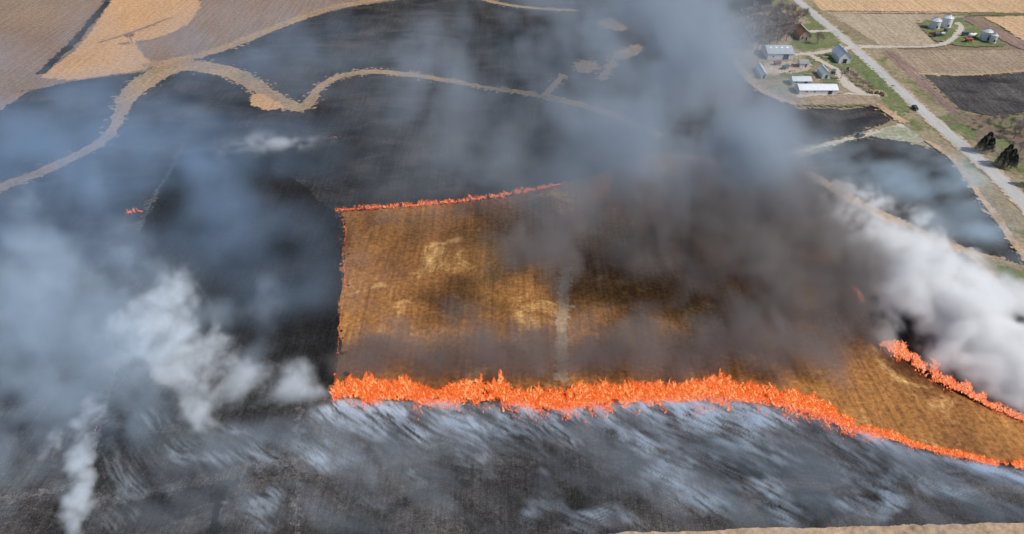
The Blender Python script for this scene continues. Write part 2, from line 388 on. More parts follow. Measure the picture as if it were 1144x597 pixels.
ribbon('road', [(850, -34, 7), (889, 0, 8.2), (953, 53, 11), (1021, 117, 12.5), (1070, 160, 14.5), (1113, 197, 16), (1150, 234, 18), (1250, 338, 24), (1400, 520, 34)], M['pave'], .25, 50, 2, .15)
# farm ground
sheet('farm_ground', [(800, 36), (830, 20), (858, 12), (866, 0), (880, 2), (930, 40), (950, 55), (944, 62), (1000, 112), (1010, 128), (996, 130), (975, 118), (893, 119), (868, 108), (835, 86), (820, 62)], M['verge'], .8, 51)
for q in ([(888, 30), (912, 26), (940, 48), (934, 53), (890, 58), (884, 50)], [(896, 8), (908, 22), (925, 36), (912, 30), (900, 20)], [(866, 82), (898, 81), (904, 88), (876, 88)], [(905, 62), (950, 55), (952, 80), (925, 76), (908, 68)],
          [(944, 62), (956, 62), (1008, 112), (1018, 126), (1004, 124), (960, 84)], [(984, 108), (1000, 112), (1012, 132), (1000, 136), (988, 120)], [(918, 84), (934, 88), (938, 96), (920, 96)], [(832, 72), (842, 76), (846, 88), (838, 88)], [(888, 112), (940, 114), (970, 116), (960, 119), (900, 119)]):
    sheet('lawn', q, M['green'], .9, q[0][0] * .03, 1, 1.0, .15)
sheet('bare_strip', [(884, 106), (940, 107), (985, 108), (975, 117), (893, 118)], M['stubble_r2'], .6, 52)
sheet('farmyard', [(858, 70), (880, 71), (904, 70), (906, 80), (890, 82), (872, 82), (862, 86), (850, 80)], M['dirt'], 1.0, 53, 1, 1.0, .2)
ribbon('gravel_drive', [(888, 62, 5), (910, 61, 6), (932, 57, 6), (952, 54, 8)], M['gravel'], .3, 54)
ribbon('gravel_drive', [(903, 61, 6), (912, 67, 6), (926, 74, 6), (936, 80, 8), (942, 90, 10), (952, 102, 14), (968, 106, 8)], M['gravel'], .5, 55)
ribbon('gravel_drive', [(890, 109, 2.5), (935, 105, 3), (965, 107, 4), (990, 108, 3)], M['gravel'], .3, 56)
ribbon('gravel_drive', [(898, 36.5, 4), (915, 36, 4.5), (934, 35.5, 5)], M['gravel'], .4, 57)
ribbon('dry_strip', [(796, 34, 6), (806, 47, 7), (818, 64, 8), (834, 88, 9), (852, 103, 10), (872, 112, 9), (890, 118, 6)], M['edge'], .9, 58)
ribbon('dry_strip', [(982, 118, 7), (998, 131, 9), (1012, 138, 8)], M['edge'], .8, 59)
ribbon('dry_strip', [(1034, 158, 5), (1056, 172, 6), (1072, 188, 7), (1096, 222, 8), (1122, 258, 8), (1150, 296, 9), (1210, 380, 10)], M['edge'], .7, 60)
ribbon('dry_strip', [(1088, 290, 4), (1108, 312, 6), (1130, 334, 7), (1160, 362, 8)], M['edge'], .6, 61)
ZT = LAYER[0] + .01            # objects stand on this

# ------------------------------------------------------------------ mesh helpers
def box(bm, x0, x1, y0, y1, z0, z1):
    v = [bm.verts.new((x, y, z)) for z in (z0, z1) for y in (y0, y1) for x in (x0, x1)]
    for f in ((0, 2, 3, 1), (4, 5, 7, 6), (0, 1, 5, 4), (2, 6, 7, 3), (0, 4, 6, 2), (1, 3, 7, 5)):
        bm.faces.new([v[i] for i in f])
def tube(bm, a, b, r0, r1, n=6, cap=True):
    a = Vector(a); b = Vector(b); d = b - a
    if d.length < 1e-5: return
    q = d.to_track_quat('Z', 'Y')
    ra, rb = [], []
    for k in range(n):
        c = Vector((math.cos(2 * math.pi * k / n), math.sin(2 * math.pi * k / n), 0))
        ra.append(bm.verts.new(a + q @ (c * r0))); rb.append(bm.verts.new(b + q @ (c * r1)))
    for k in range(n):
        bm.faces.new((ra[k], ra[(k + 1) % n], rb[(k + 1) % n], rb[k]))
    if cap:
        bm.faces.new(ra[::-1]); bm.faces.new(rb)
def lathe(bm, prof, n=20, cx=0, cy=0):
    rings = []
    for r, z in prof:
        rings.append([bm.verts.new((cx + r * math.cos(2 * math.pi * k / n), cy + r * math.sin(2 * math.pi * k / n), z)) for k in range(n)])
    for a, b in zip(rings, rings[1:]):
        for k in range(n):
            bm.faces.new((a[k], a[(k + 1) % n], b[(k + 1) % n], b[k]))
    bm.faces.new(rings[0][::-1]); bm.faces.new(rings[-1])
def part(name, mat, parent, fn, smooth=False):
    bm = bmesh.new(); fn(bm)
    return mesh_obj(name, bm, mat, parent, smooth)

M['white_wall'] = ribbed('white_sheet_wall', (.72, .74, .75), 0, .9)
M['white_roof'] = ribbed('white_sheet_roof', (.82, .83, .83), 0, .9)
M['grey_roof'] = ribbed('grey_sheet_roof', (.44, .48, .50), 0, .9)
M['galv_roof'] = ribbed('galvanised_roof', (.58, .63, .66), 1, .8)
M['galv_roof_x'] = ribbed('galvanised_roof_across', (.60, .64, .66), 0, .8)
M['old_roof'] = plain('weathered_felt_roof', (.27, .27, .275), .9)
M['rust_roof'] = plain('rust_red_shingle', (.40, .19, .085), .9, 0, .3, .8)
M['brick_wall'] = plain('tan_house_wall', (.42, .31, .23), .9)
M['trim'] = plain('white_trim', (.75, .75, .73), .6)
M['dark'] = plain('dark_opening', (.035, .037, .04), .7)
M['glass'] = plain('window_glass', (.05, .06, .07), .15)
M['skylight'] = plain('skylight_panel', (.85, .88, .9), .35, 0, .05)
M['galv'] = ribbed('galvanised_bin', (.60, .63, .65), 2, .5, .4)
M['galv_white'] = ribbed('white_bin', (.76, .77, .77), 2, .5, .4)
M['rust'] = plain('rusty_iron', (.24, .085, .045), .85, .2, .4)
M['red'] = plain('faded_red_paint', (.38, .09, .05), .6, 0, .35)
M['bluepaint'] = plain('dull_blue_paint', (.07, .10, .17), .6, 0, .3)
M['tank'] = plain('white_plastic_tank', (.72, .70, .66), .5)
M['tyre'] = plain('tyre_rubber', (.02, .02, .02), .9)
M['rim'] = plain('wheel_rim', (.35, .35, .35), .5, .6)
M['carpaint'] = plain('black_car_paint', (.025, .028, .035), .25, .2, .1)
M['greypaint'] = plain('grey_car_paint', (.12, .13, .15), .3, .3, .1)
M['lamp'] = plain('clear_lamp', (.7, .7, .7), .2, 0, .05)
M['redlamp'] = plain('red_lamp', (.4, .02, .02), .3, 0, .05)
M['hay'] = plain('old_hay', (.40, .29, .16), .95, 0, .35, 2.5)
M['wood'] = plain('grey_lumber', (.34, .27, .20), .9, 0, .35)
M['bark'] = plain('grey_bark', (.16, .125, .11), .95, 0, .3)
M['twig'] = plain('brown_twigs', (.30, .235, .21), .95, 0, .35, .4)
M['twig2'] = plain('grey_twigs', (.34, .29, .27), .95, 0, .3, .4)
M['cedar'] = plain('dark_cedar_needles', (.030, .042, .030), .9, 0, .5, .9)

# ------------------------------------------------------------------ farm buildings
def gable_building(name, px0, px1, pyf, depth, h, rise, ridge, wall, roof, label, cat='building', doors=(), windows=(), skylights=0, rz=0.0, vent=False):
    a = P(px0, pyf, ZT); b = P(px1, pyf, ZT)
    L = (b - a).length
    root = empty(name, ((a.x + b.x) / 2, a.y + depth / 2, ZT), rz)
    tag(root, label, cat)
    hx, hy = L / 2, depth / 2
    def walls(bm):
        box(bm, -hx, hx, -hy, hy, -.3, h)
        for s in (-1, 1):
            if ridge == 'x':
                v = [bm.verts.new(p) for p in ((s * hx, -hy, h), (s * hx, hy, h), (s * hx, 0, h + rise - .05))]
            else:
                v = [bm.verts.new(p) for p in ((-hx, s * hy, h), (hx, s * hy, h), (0, s * hy, h + rise - .05))]
            bm.faces.new(v)
    part('wall', wall, root, walls)
    ov, th = .35, .12
    def slab(bm, s):
        if ridge == 'x':
            k = rise / hy; e = hy + ov
            q = [(-hx - ov, 0, h + rise), (hx + ov, 0, h + rise), (hx + ov, s * e, h - k * ov), (-hx - ov, s * e, h - k * ov)]
        else:
            k = rise / hx; e = hx + ov
            q = [(0, -hy - ov, h + rise), (0, hy + ov, h + rise), (s * e, hy + ov, h - k * ov), (s * e, -hy - ov, h - k * ov)]
        lo = [bm.verts.new(p) for p in q]; hi = [bm.verts.new((p[0], p[1], p[2] + th)) for p in q]
        bm.faces.new(lo); bm.faces.new(hi[::-1])
        for i in range(4): bm.faces.new((lo[i], lo[(i + 1) % 4], hi[(i + 1) % 4], hi[i]))
        bmesh.ops.recalc_face_normals(bm, faces=bm.faces[:])
    slabs = [part('roof_slope', roof, root, lambda bm, s=s: slab(bm, s)) for s in (-1, 1)]
    if ridge == 'x': part('ridge_cap', M['trim'], root, lambda bm: box(bm, -hx - ov, hx + ov, -.18, .18, h + rise + th - .04, h + rise + th + .06))
    else: part('ridge_cap', M['trim'], root, lambda bm: box(bm, -.18, .18, -hy - ov, hy + ov, h + rise + th - .04, h + rise + th + .06))
    for (x, w, dh) in doors:
        d = part('door', M['dark'], root, lambda bm: box(bm, x - w / 2, x + w / 2, -hy - .07, -hy - .01, 0.02, dh))
        part('door_frame', M['trim'], d, lambda bm: box(bm, x - w / 2 - .15, x - w / 2, -hy - .1, -hy - .01, 0.02, dh + .15))
        part('door_frame', M['trim'], d, lambda bm: box(bm, x + w / 2, x + w / 2 + .15, -hy - .1, -hy - .01, 0.02, dh + .15))
    for (x, z, w, hh) in windows:
        d = part('window', M['glass'], root, lambda bm: box(bm, x - w / 2, x + w / 2, -hy - .05, -hy - .01, z, z + hh))
        part('sill', M['trim'], d, lambda bm: box(bm, x - w / 2 - .1, x + w / 2 + .1, -hy - .12, -hy - .01, z - .12, z))
    for i in range(skylights):
        x = -hx + L * (i + .8) / (skylights + .6)
        sl = math.atan2(rise, hy)
        def sk(bm):
            box(bm, x - .55, x + .55, -.6, .6, 0, .1)
            bmesh.ops.rotate(bm, verts=bm.verts[:], cent=(x, 0, 0), matrix=Matrix.Rotation(sl, 3, 'X'))
            bmesh.ops.translate(bm, verts=bm.verts[:], vec=(0, -hy * .22, h + rise * .78 + th))
        part('skylight', M['skylight'], root, sk)
    if vent:
        part('roof_vent', M['rim'], root, lambda bm: lathe(bm, [(.3, h + rise), (.3, h + rise + .7), (.5, h + rise + .8), (.1, h + rise + 1.1)], 10))
    return root
gable_building('machine_shed', 857, 885.5, 66.5, 13, 3.3, 1.9, 'x', M['white_wall'], M['grey_roof'], 'long machine shed with grey roof and small bright skylights along its ridge', 'shed', [(3, 3.2, 2.8)], [(-4, 1.2, 1.0, .8)], 4)
gable_building('white_barn', 936.5, 949.5, 71, 11.5, 3.4, 2.9, 'y', M['white_wall'], M['galv_roof'], 'white gabled barn with dark doorway beside the road junction', 'barn', [(0, 2.3, 2.5)], [], 0, 0, True)
gable_building('blue_roof_shed', 918, 927, 88, 8, 2.5, 1.7, 'y', M['white_wall'], M['galv_roof'], 'small square shed with pale metal roof beside the curved drive', 'shed', [(0, 1.4, 1.9)])
gable_building('lean_shed', 850.5, 857, 88, 13, 2.2, 1.2, 'y', M['white_wall'], M['galv_roof'], 'narrow shed with pale roof at the smoky edge of the farmyard', 'shed', [(0, 1.2, 1.8)], [], 0, math.radians(-3))
gable_building('garden_shed', 893, 902.5, 75.5, 4.2, 2.2, 1.0, 'x', M['white_wall'], M['old_roof'], 'tiny shed with dull dark grey roof in the middle of the farmyard', 'shed', [(1, .9, 1.8)])
gable_building('low_shed', 885, 905.5, 95.5, 5.5, 2.4, 1.2, 'x', M['white_wall'], M['galv_roof_x'], 'low shed with light grey roof just behind the long white shed', 'shed', [(2, 1.6, 2)], [(-3, 1.1, .8, .7)])
gable_building('white_shed', 892.5, 935, 105.5, 7.5, 2.3, 1.4, 'x', M['white_wall'], M['white_roof'], 'long low shed with bright white roof, nearest building to the burn', 'shed', [(6, 2.2, 1.9)], [(-6, 1, .9, .7), (-2, 1, .9, .7)])
gable_building('farmhouse', 893, 905, 45.5, 12, 3.0, 3.0, 'y', M['brick_wall'], M['rust_roof'], 'farmhouse with rust red roof beside the bare grove', 'house', [(.8, 1.0, 2.1)], [(-1.6, 1.0, 1.0, 1.2)])

# ------------------------------------------------------------------ grain bins
def bin_(px, py, dia, h, label, mat):
    p = P(px, py, ZT); r = dia / 2
    root = empty('grain_bin', (p.x, p.y + r, ZT)); tag(root, label, 'grain bin', 'round metal grain bins')
    part('base', M['gravel'], root, lambda bm: lathe(bm, [(r + .3, -.1), (r + .3, .15)], 24))
    def wl(bm):
        prof = []
        n = int(h / .55)
        for k in range(n + 1):
            z = .15 + (h - .15) * k / n
            prof.append((r - (.05 if k % 2 else 0), z))
        lathe(bm, prof, 28)
    part('wall', mat, root, wl)
    def rf(bm): lathe(bm, [(r + .18, h - .08), (r + .18, h), (.45, h + r * .55), (.45, h + r * .55 + .05)], 20)
    roof = part('roof', mat, root, rf)
    part('roof_cap', M['rim'], roof, lambda bm: lathe(bm, [(.45, h + r * .55), (.5, h + r * .55 + .35), (.1, h + r * .55 + .5)], 12))
    def ribs(bm):
        for k in range(14):
            a = 2 * math.pi * k / 14 + .1
            tube(bm, (math.cos(a) * (r + .15), math.sin(a) * (r + .15), h + .04), (math.cos(a) * .45, math.sin(a) * .45, h + r * .55 + .05), .06, .06, 4)
    part('roof_ribs', M['rim'], roof, ribs)
    part('door', M['dark'], root, lambda bm: box(bm, -.45, .45, -r - .08, -r + .15, .5, 2.0))
    def lad(bm):
        a = -.9
        x, y = math.cos(a) * (r + .12), math.sin(a) * (r + .12)
        for s in (-.22, .22): tube(bm, (x + s, y, .3), (x + s, y, h), .04, .04, 4)
        for k in range(int(h / .4)): tube(bm, (x - .22, y, .5 + k * .4), (x + .22, y, .5 + k * .4), .025, .025, 4)
    part('ladder', M['rim'], root, lad)
bin_(1046, 33, 6.4, 4.6, 'grey grain bin, left of the pair on the lawn by the curved drive', M['galv'])
bin_(1058.8, 31.5, 6.0, 5.6, 'tallest and whitest grain bin, right of the pair by the curved drive', M['galv_white'])
bin_(1103, 46, 5.9, 4.8, 'larger grey grain bin beside the white tank and red wagon', M['galv'])
bin_(1110, 48.6, 3.9, 4.2, 'smallest grain bin, standing against the larger grey bin', M['galv'])

# ------------------------------------------------------------------ vehicles and farm implements
def wheel(root, x, y, r, w=.28):
    def ty(bm):
        lathe(bm, [(r * .62, -w / 2), (r * .95, -w / 2), (r, -w / 4), (r, w / 4), (r * .95, w / 2), (r * .62, w / 2)], 16)
        bmesh.ops.rotate(bm, verts=bm.verts[:], cent=(0, 0, 0), matrix=Matrix.Rotation(math.pi / 2, 3, 'X'))
        bmesh.ops.translate(bm, verts=bm.verts[:], vec=(x, y, r))
    t = part('wheel', M['tyre'], root, ty)
    def rm(bm):
        lathe(bm, [(r * .6, -w * .52), (r * .2, -w * .4), (r * .2, w * .4), (r * .6, w * .52)], 12)
        bmesh.ops.rotate(bm, verts=bm.verts[:], cent=(0, 0, 0), matrix=Matrix.Rotation(math.pi / 2, 3, 'X'))
        bmesh.ops.translate(bm, verts=bm.verts[:], vec=(x, y, r))
    part('rim', M['rim'], t, rm)
def loft(bm, secs):
    rings = [[bm.verts.new(p) for p in s] for s in secs]
    n = len(rings[0])
    for a, b in zip(rings, rings[1:]):
        for k in range(n): bm.faces.new((a[k], a[(k + 1) % n], b[(k + 1) % n], b[k]))
    bm.faces.new(rings[0][::-1]); bm.faces.new(rings[-1])
    bmesh.ops.recalc_face_normals(bm, faces=bm.faces[:])
def car(px, py, rz, paint, label):
    p = P(px, py, ZT)
    root = empty('car', p, rz); tag(root, label, 'car')
    def body(bm):
        secs = []
        for x, w, zt in ((-2.25, .70, .62), (-2.15, .84, .86), (-1.2, .90, .98), (.7, .90, .95), (1.7, .86, .82), (2.15, .78, .68), (2.25, .66, .56)):
            secs.append([(x, -w * .92, .28), (x, -w, .5), (x, -w * .94, zt - .06), (x, -w * .8, zt), (x, w * .8, zt), (x, w * .94, zt - .06), (x, w, .5), (x, w * .92, .28)])
        loft(bm, secs)
    part('body', paint, root, body)
    def cab(bm):
        loft(bm, [[(x, -w0, .93), (x + dx, -w1, zt), (x + dx, w1, zt), (x, w0, .93)] for x, dx, w0, w1, zt in ((-1.9, .0, .76, .74, .96), (-1.35, .0, .80, .62, 1.40), (.15, .0, .80, .62, 1.42), (1.0, .0, .78, .74, .96))])
    part('window_glass', M['glass'], root, cab)
    part('roof', paint, root, lambda bm: loft(bm, [[(x, -w, z - .04), (x, -w * .9, z + .02), (x, w * .9, z + .02), (x, w, z - .04)] for x, w, z in ((-1.4, .6, 1.38), (-.6, .64, 1.44), (.2, .6, 1.42))]))
    for x in (-1.35, 1.35):
        for y in (-.8, .8): wheel(root, x, y, .32, .22)
    for y in (-.55, .55):
        part('headlight', M['lamp'], root, lambda bm: box(bm, 2.12, 2.25, y - .16, y + .16, .55, .68))
        part('tail_light', M['redlamp'], root, lambda bm: box(bm, -2.27, -2.15, y - .14, y + .14, .6, .74))
    return root
car(1022, 121.5, math.radians(-88), M['carpaint'], 'dark car driving along the pale road')
car(961, 152, math.radians(20), M['greypaint'], 'small grey car parked on the track between the burnt fields')
def wagon(px, py, rz, body_mat, label, L=4.2, W=2.0, hop=True, cat='wagon', name='farm_wagon'):
    root = empty(name, P(px, py, ZT), rz); tag(root, label, cat)
    def bd(bm):
        b0 = .55 if hop else .9
        loft(bm, [[(-L / 2 * k, -W / 2 * k, z), (L / 2 * k, -W / 2 * k, z), (L / 2 * k, W / 2 * k, z), (-L / 2 * k, W / 2 * k, z)] for k, z in ((b0, .75), (1, 1.35), (1, 2.0))])
    part('hopper', body_mat, root, bd)
    part('chassis', M['rust'], root, lambda bm: (box(bm, -L / 2, L / 2, -.12, .12, .5, .68), box(bm, -L * .3, -L * .3 + .15, -W * .45, W * .45, .4, .55), box(bm, L * .3, L * .3 + .15, -W * .45, W * .45, .4, .55)))
    part('drawbar', M['rust'], root, lambda bm: tube(bm, (L / 2, 0, .55), (L / 2 + 1.6, 0, .3), .07, .05, 6))
    for x in (-L * .3 + .07, L * .3 + .07):
        for y in (-W * .48, W * .48): wheel(root, x, y, .42, .25)
    return root
def tank_trailer(px, py, rz, label):
    root = empty('tank_trailer', P(px, py, ZT), rz); tag(root, label, 'trailer')
    def tk(bm):
        lathe(bm, [(.4, -2.7), (.85, -2.5), (1.05, -2.1), (1.05, 2.1), (.85, 2.5), (.4, 2.7)], 18)
        bmesh.ops.rotate(bm, verts=bm.verts[:], cent=(0, 0, 0), matrix=Matrix.Rotation(math.pi / 2, 3, 'Y'))
        bmesh.ops.translate(bm, verts=bm.verts[:], vec=(0, 0, 1.75))
    part('tank', M['tank'], root, tk, True)
    part('hatch', M['dark'], root, lambda bm: lathe(bm, [(.3, 2.75), (.3, 2.95), (.1, 3.0)], 10))
    part('frame', M['rust'], root, lambda bm: (box(bm, -2.6, 2.9, -.5, -.35, .55, .72), box(bm, -2.6, 2.9, .35, .5, .55, .72)))
    for x in (-1.5, 1.5):
        for y in (-.75, .75): wheel(root, x, y, .42, .25)
def harrow(px, py, rz, mat, label, n=7):
    root = empty('disc_harrow', P(px, py, ZT), rz); tag(root, label, 'implement')
    part('frame', mat, root, lambda bm: (box(bm, -2.4, 2.4, -.9, -.7, .7, .9), box(bm, -2.4, 2.4, .7, .9, .7, .9), box(bm, -.1, .1, -2.4, 1, .72, .88), box(bm, -2.3, -2.1, -.8, .8, .71, .89), box(bm, 2.1, 2.3, -.8, .8, .71, .89)))
    for y in (-.8, .8):
        def dk(bm):
            for k in range(n):
                x = -2.1 + 4.2 * k / (n - 1)
                lathe(bm, [(.02, -.03), (.42, -.02), (.42, .02), (.02, .03)], 12)
                vs_ = bm.verts[-48:]
                bmesh.ops.rotate(bm, verts=vs_, cent=(0, 0, 0), matrix=Matrix.Rotation(math.pi / 2, 3, 'Y'))
                bmesh.ops.translate(bm, verts=vs_, vec=(x, y, .42))
            tube(bm, (-2.2, y, .42), (2.2, y, .42), .06, .06, 6)
        part('disc_gang', M['rust'], root, dk)
    part('hitch', M['rust'], root, lambda bm: tube(bm, (0, -2.4, .8), (0, -3.2, .4), .07, .05, 6))
wagon(1081.5, 46.5, math.radians(5), M['red'], 'red wagon in front of the white tank near the grain bins')
tank_trailer(1085.5, 42.3, math.radians(3), 'white tank on wheels between the curved drive and the grain bins')
wagon(1077.5, 39.5, math.radians(-5), M['bluepaint'], 'dark low wagon at the bend of the curved drive', 3.6, 1.7, False)
harrow(1042.5, 38, math.radians(15), M['red'], 'red disc harrow on the lawn below the grey bin')
wagon(1046.5, 40.5, math.radians(15), M['bluepaint'], 'dark blue wagon beside the red disc harrow', 3.8, 1.8)
wagon(1052.5, 40, math.radians(0), M['tank'], 'small white hopper wagon beside the dark blue wagon', 2.2, 1.4)
wagon(1056, 35.5, math.radians(40), M['bluepaint'], 'small dark wagon below the whitest grain bin', 2.6, 1.6)
wagon(868, 72.5, math.radians(10), M['rust'], 'rusty brown wagon near the left end of the farmyard', 4, 2)
wagon(877, 77, math.radians(35), M['bluepaint'], 'blue grey wagon in the middle of the farmyard')
harrow(888.5, 74.2, math.radians(-10), M['rust'], 'rusty harrow left of the tiny grey roofed shed')
harrow(925, 95, math.radians(0), M['rust'], 'rusty implement on the grass behind the right end of the white shed')
wagon(930.5, 82.5, math.radians(60), M['greypaint'], 'dark grey wagon right of the small square shed')
wagon(819.5, 53.5, math.radians(20), M['red'], 'faded red wagon under the bare grove in the smoke', 4.5, 2.2)
def lumber(px, py, rz, label, n=5):
    root = empty('lumber_pile', P(px, py, ZT), rz); tag(root, label, 'lumber')
    rnd = random.Random(px)
    for k in range(n):
        part('plank', M['wood'], root, lambda bm: box(bm, -1.8 + rnd.uniform(-.3, .3), 1.8 + rnd.uniform(-.3, .3), -.7 + k % 3 * .48, -.7 + k % 3 * .48 + .42, .02 + k // 3 * .26, .25 + k // 3 * .26))
lumber(885, 79.5, .4, 'short stack of grey planks in the farmyard')
lumber(903.5, 83.5, -.1, 'stack of planks left of the small square shed')
lumber(922, 64.5, .05, 'plank stack left of the white gabled barn', 6)
lumber(939, 104.3, .1, 'plank stack off the right end of the white shed')
def bale(px, py, rz, label, mat):
    root = P(px, py, ZT)
    bm = bmesh.new(); r = .85
    rnd = random.Random(px)
    prof = [(.05, -.75), (.6, -.76), (.82, -.7), (.87, -.3), (.84, .1), (.87, .5), (.8, .72), (.5, .77), (.05, .75)]
    lathe(bm, prof, 16)
    for v in bm.verts: v.co *= 1 + rnd.uniform(-.03, .03)
    bmesh.ops.rotate(bm, verts=bm.verts[:], cent=(0, 0, 0), matrix=Matrix.Rotation(math.pi / 2, 3, 'X'))
    bmesh.ops.translate(bm, verts=bm.verts[:], vec=(0, 0, .82))
    o = mesh_obj('hay_bale', bm, mat); o.location = root; o.rotation_euler.z = rz
    tag(o, label, 'bale', 'old bales below the brush row')
BL = ['first', 'second', 'third', 'fourth', 'fifth', 'sixth']
for k, (x, y) in enumerate(((971.5, 103.5), (974.5, 104.2), (977.5, 103.4), (980.8, 104.6), (984, 105), (987.4, 107))):
    bale(x, y, k * .7, BL[k] + ' old hay bale, counting from the brush row towards the road', M['hay'])
# ------------------------------------------------------------------ trees
def bare_tree_meshes(seed, h=10.0, spread=1.0, twigs=True):
    rnd = random.Random(seed)
    tb, cb = bmesh.new(), bmesh.new()
    top = Vector((rnd.uniform(-.4, .4), rnd.uniform(-.4, .4), h * .34))
    tube(tb, (0, 0, -.3), top * .5 + Vector((.1, 0, 0)), .26 * h / 10, .2 * h / 10, 7)
    tube(tb, top * .5 + Vector((.1, 0, 0)), top, .2 * h / 10, .15 * h / 10, 7)
    def grow(p, d, L, r, lv):
        q = p + d * L
        tube(cb, p, q, r, r * .6, 4 if lv < 2 else 3, False)
        if lv >= (4 if twigs else 3): return
        n = (4, 4, 4, 4)[lv]
        for k in range(n):
            s = p + (q - p) * (rnd.uniform(.35, 1.0) if k else 1.0)
            ax = Vector((rnd.gauss(0, 1), rnd.gauss(0, 1), rnd.gauss(0, .6))).normalized()
            nd = (d + ax * rnd.uniform(.45, .95) * spread + Vector((0, 0, .18))).normalized()
            grow(s, nd, L * rnd.uniform(.55, .78), max(.034, r * .52), lv + 1)
    for k in range(5):
        a = 2 * math.pi * k / 5 + rnd.uniform(-.4, .4)
        d = Vector((math.cos(a) * .6 * spread, math.sin(a) * .6 * spread, 1)).normalized()
        grow(top * rnd.uniform(.75, 1), d, h * rnd.uniform(.26, .34), .11 * h / 10, 0)
    out = []
    for b in (tb, cb):
        me = bpy.data.meshes.new('tree_mesh'); b.to_mesh(me); b.free(); out.append(me)
    return out
TREES = [bare_tree_meshes(100 + k, 10, (1, 1.15, .9, 1.05)[k]) for k in range(4)]
for k, (t, c) in enumerate(TREES):
    t.materials.append(M['bark']); c.materials.append(M['twig'] if k % 2 else M['twig2'])
SHRUB = [bare_tree_meshes(200 + k, 5, 1.4, False) for k in range(3)]
for t, c in SHRUB:
    t.materials.append(M['bark']); c.materials.append(M['twig'])
def plant_tree(meshes, px, py, h, base, label, group, name='bare_tree', cat='tree', seed=0):
    rnd = random.Random(px * 7 + py * 13 + seed)
    s = h / base
    root = empty(name, P(px, py, ZT), rnd.uniform(0, 6.28)); root.scale = (s * rnd.uniform(.9, 1.1), s * rnd.uniform(.9, 1.1), s)
    tag(root, label, cat, group)
    for nm, me in zip(('trunk', 'crown'), meshes):
        o = bpy.data.objects.new(nm, me); COL.objects.link(o); o.parent = root
    return root
rnd = random.Random(5)
GROVE = [(842, 22), (864, 24), (824, 42), (844, 34), (855, 42), (872, 42), (862, 32), (834, 48), (815, 45), (846, 54), (874, 33), (881, 40), (812, 40), (820, 47), (828, 38), (836, 32), (846, 28), (838, 44), (848, 38), (858, 27), (858, 36), (868, 28), (867, 36), (877, 29), (876, 38), (884, 31), (886, 37), (850, 48), (840, 53), (828, 54),
         (860, 46), (868, 47), (878, 45), (818, 34), (832, 26), (890, 27), (853, 20), (870, 20), (880, 22)]
for k, (x, y) in enumerate(GROVE):
    plant_tree(TREES[k % 4], x, y + 1, rnd.uniform(8.5, 12), 10, 'leafless grey brown tree in the dense grove left of the farmhouse', 'bare trees of the farm grove')
plant_tree(TREES[1], 913, 49, 7.5, 10, 'lone leafless tree on the lawn right of the farmhouse', None)
plant_tree(TREES[2], 939, 88, 6.0, 10, 'thin leafless tree between the small square shed and the curved drive', None)
plant_tree(TREES[0], 897, 21, 7.0, 10, 'leafless tree at the road side corner of the grove', None)
plant_tree(TREES[3], 148, 48, 7, 10, 'lone small bare tree on the corner of the orange field', None)
for k, (x, y) in enumerate(((1139, 146), (1132, 152), (1143, 158), (1138, 168), (1147, 176), (1128, 140), (1118, 136), (1150, 150))):
    plant_tree(TREES[k % 4], x, y + 3, rnd.uniform(5.5, 8), 10, 'leafless tree in the brushy corner right of the cedars', 'bare trees of the brushy corner')
# overgrown brush row along the drive
for k in range(15):
    t = k / 14
    x = 949 + 24 * t + rnd.uniform(-1.6, 2.2); y = 85 + 18 * t + rnd.uniform(-.8, .8)
    plant_tree(SHRUB[k % 3], x, y, rnd.uniform(2.6, 3.8), 5, 'grey leafless shrub in the overgrown row between drive and road', 'shrubs of the overgrown row', 'bare_shrub', 'shrub')
for k in range(10):
    x, y = rnd.uniform(1085, 1142), rnd.uniform(133, 150)
    plant_tree(SHRUB[k % 3], x, y, rnd.uniform(1.8, 3.0), 5, 'low brown leafless shrub on the rough ground beyond the cedars', 'shrubs on the rough ground', 'bare_shrub', 'shrub')
def cedar_mesh(seed, h=9.0, r=2.2):
    rnd = random.Random(seed)
    tb, cb = bmesh.new(), bmesh.new()
    tube(tb, (0, 0, -.3), (0, 0, h * .9), .22, .04, 6)
    n = 2600
    for k in range(n):
        t = rnd.random() ** .8
        z = .4 + (h - .4) * t
        rad = r * (1 - t) ** .6 * (.35 + .65 * math.sqrt(rnd.random())) * (1 + .18 * math.sin(z * 3 + seed))
        a = rnd.uniform(0, 6.283)
        p = Vector((math.cos(a) * rad, math.sin(a) * rad, z))
        d = Vector((math.cos(a), math.sin(a), rnd.uniform(.3, 1.3))).normalized()
        L = rnd.uniform(.22, .5); w = rnd.uniform(.06, .13)
        sd = d.cross(Vector((rnd.gauss(0, 1), rnd.gauss(0, 1), rnd.gauss(0, 1)))).normalized()
        q = [p - sd * w, p + d * L * .5 - sd * w * .8, p + d * L, p + d * L * .5 + sd * w * .8, p + sd * w]
        cb.faces.new([cb.verts.new(v) for v in q])
    out = []
    for b, m in ((tb, M['bark']), (cb, M['cedar'])):
        me = bpy.data.meshes.new('cedar_mesh'); b.to_mesh(me); b.free(); me.materials.append(m); out.append(me)
    return out
CED = [cedar_mesh(k, 9, 2.9) for k in range(3)]
CPOS = [(1093.5, 170, 7.5, 'leftmost cedar of the far dark clump beside the road'), (1098, 168.5, 9.0, 'tallest cedar in the middle of the far dark clump'), (1103, 170.5, 7.0, 'rightmost cedar of the far dark clump'),
        (1115, 186, 7.5, 'leftmost cedar of the near dark clump, closest to the road'), (1119.5, 184, 9.5, 'tallest cedar of the near dark clump'), (1125, 186.5, 8.5, 'wide cedar just right of the tallest in the near dark clump'), (1129, 188, 6.5, 'rightmost and shortest cedar of the near dark clump')]
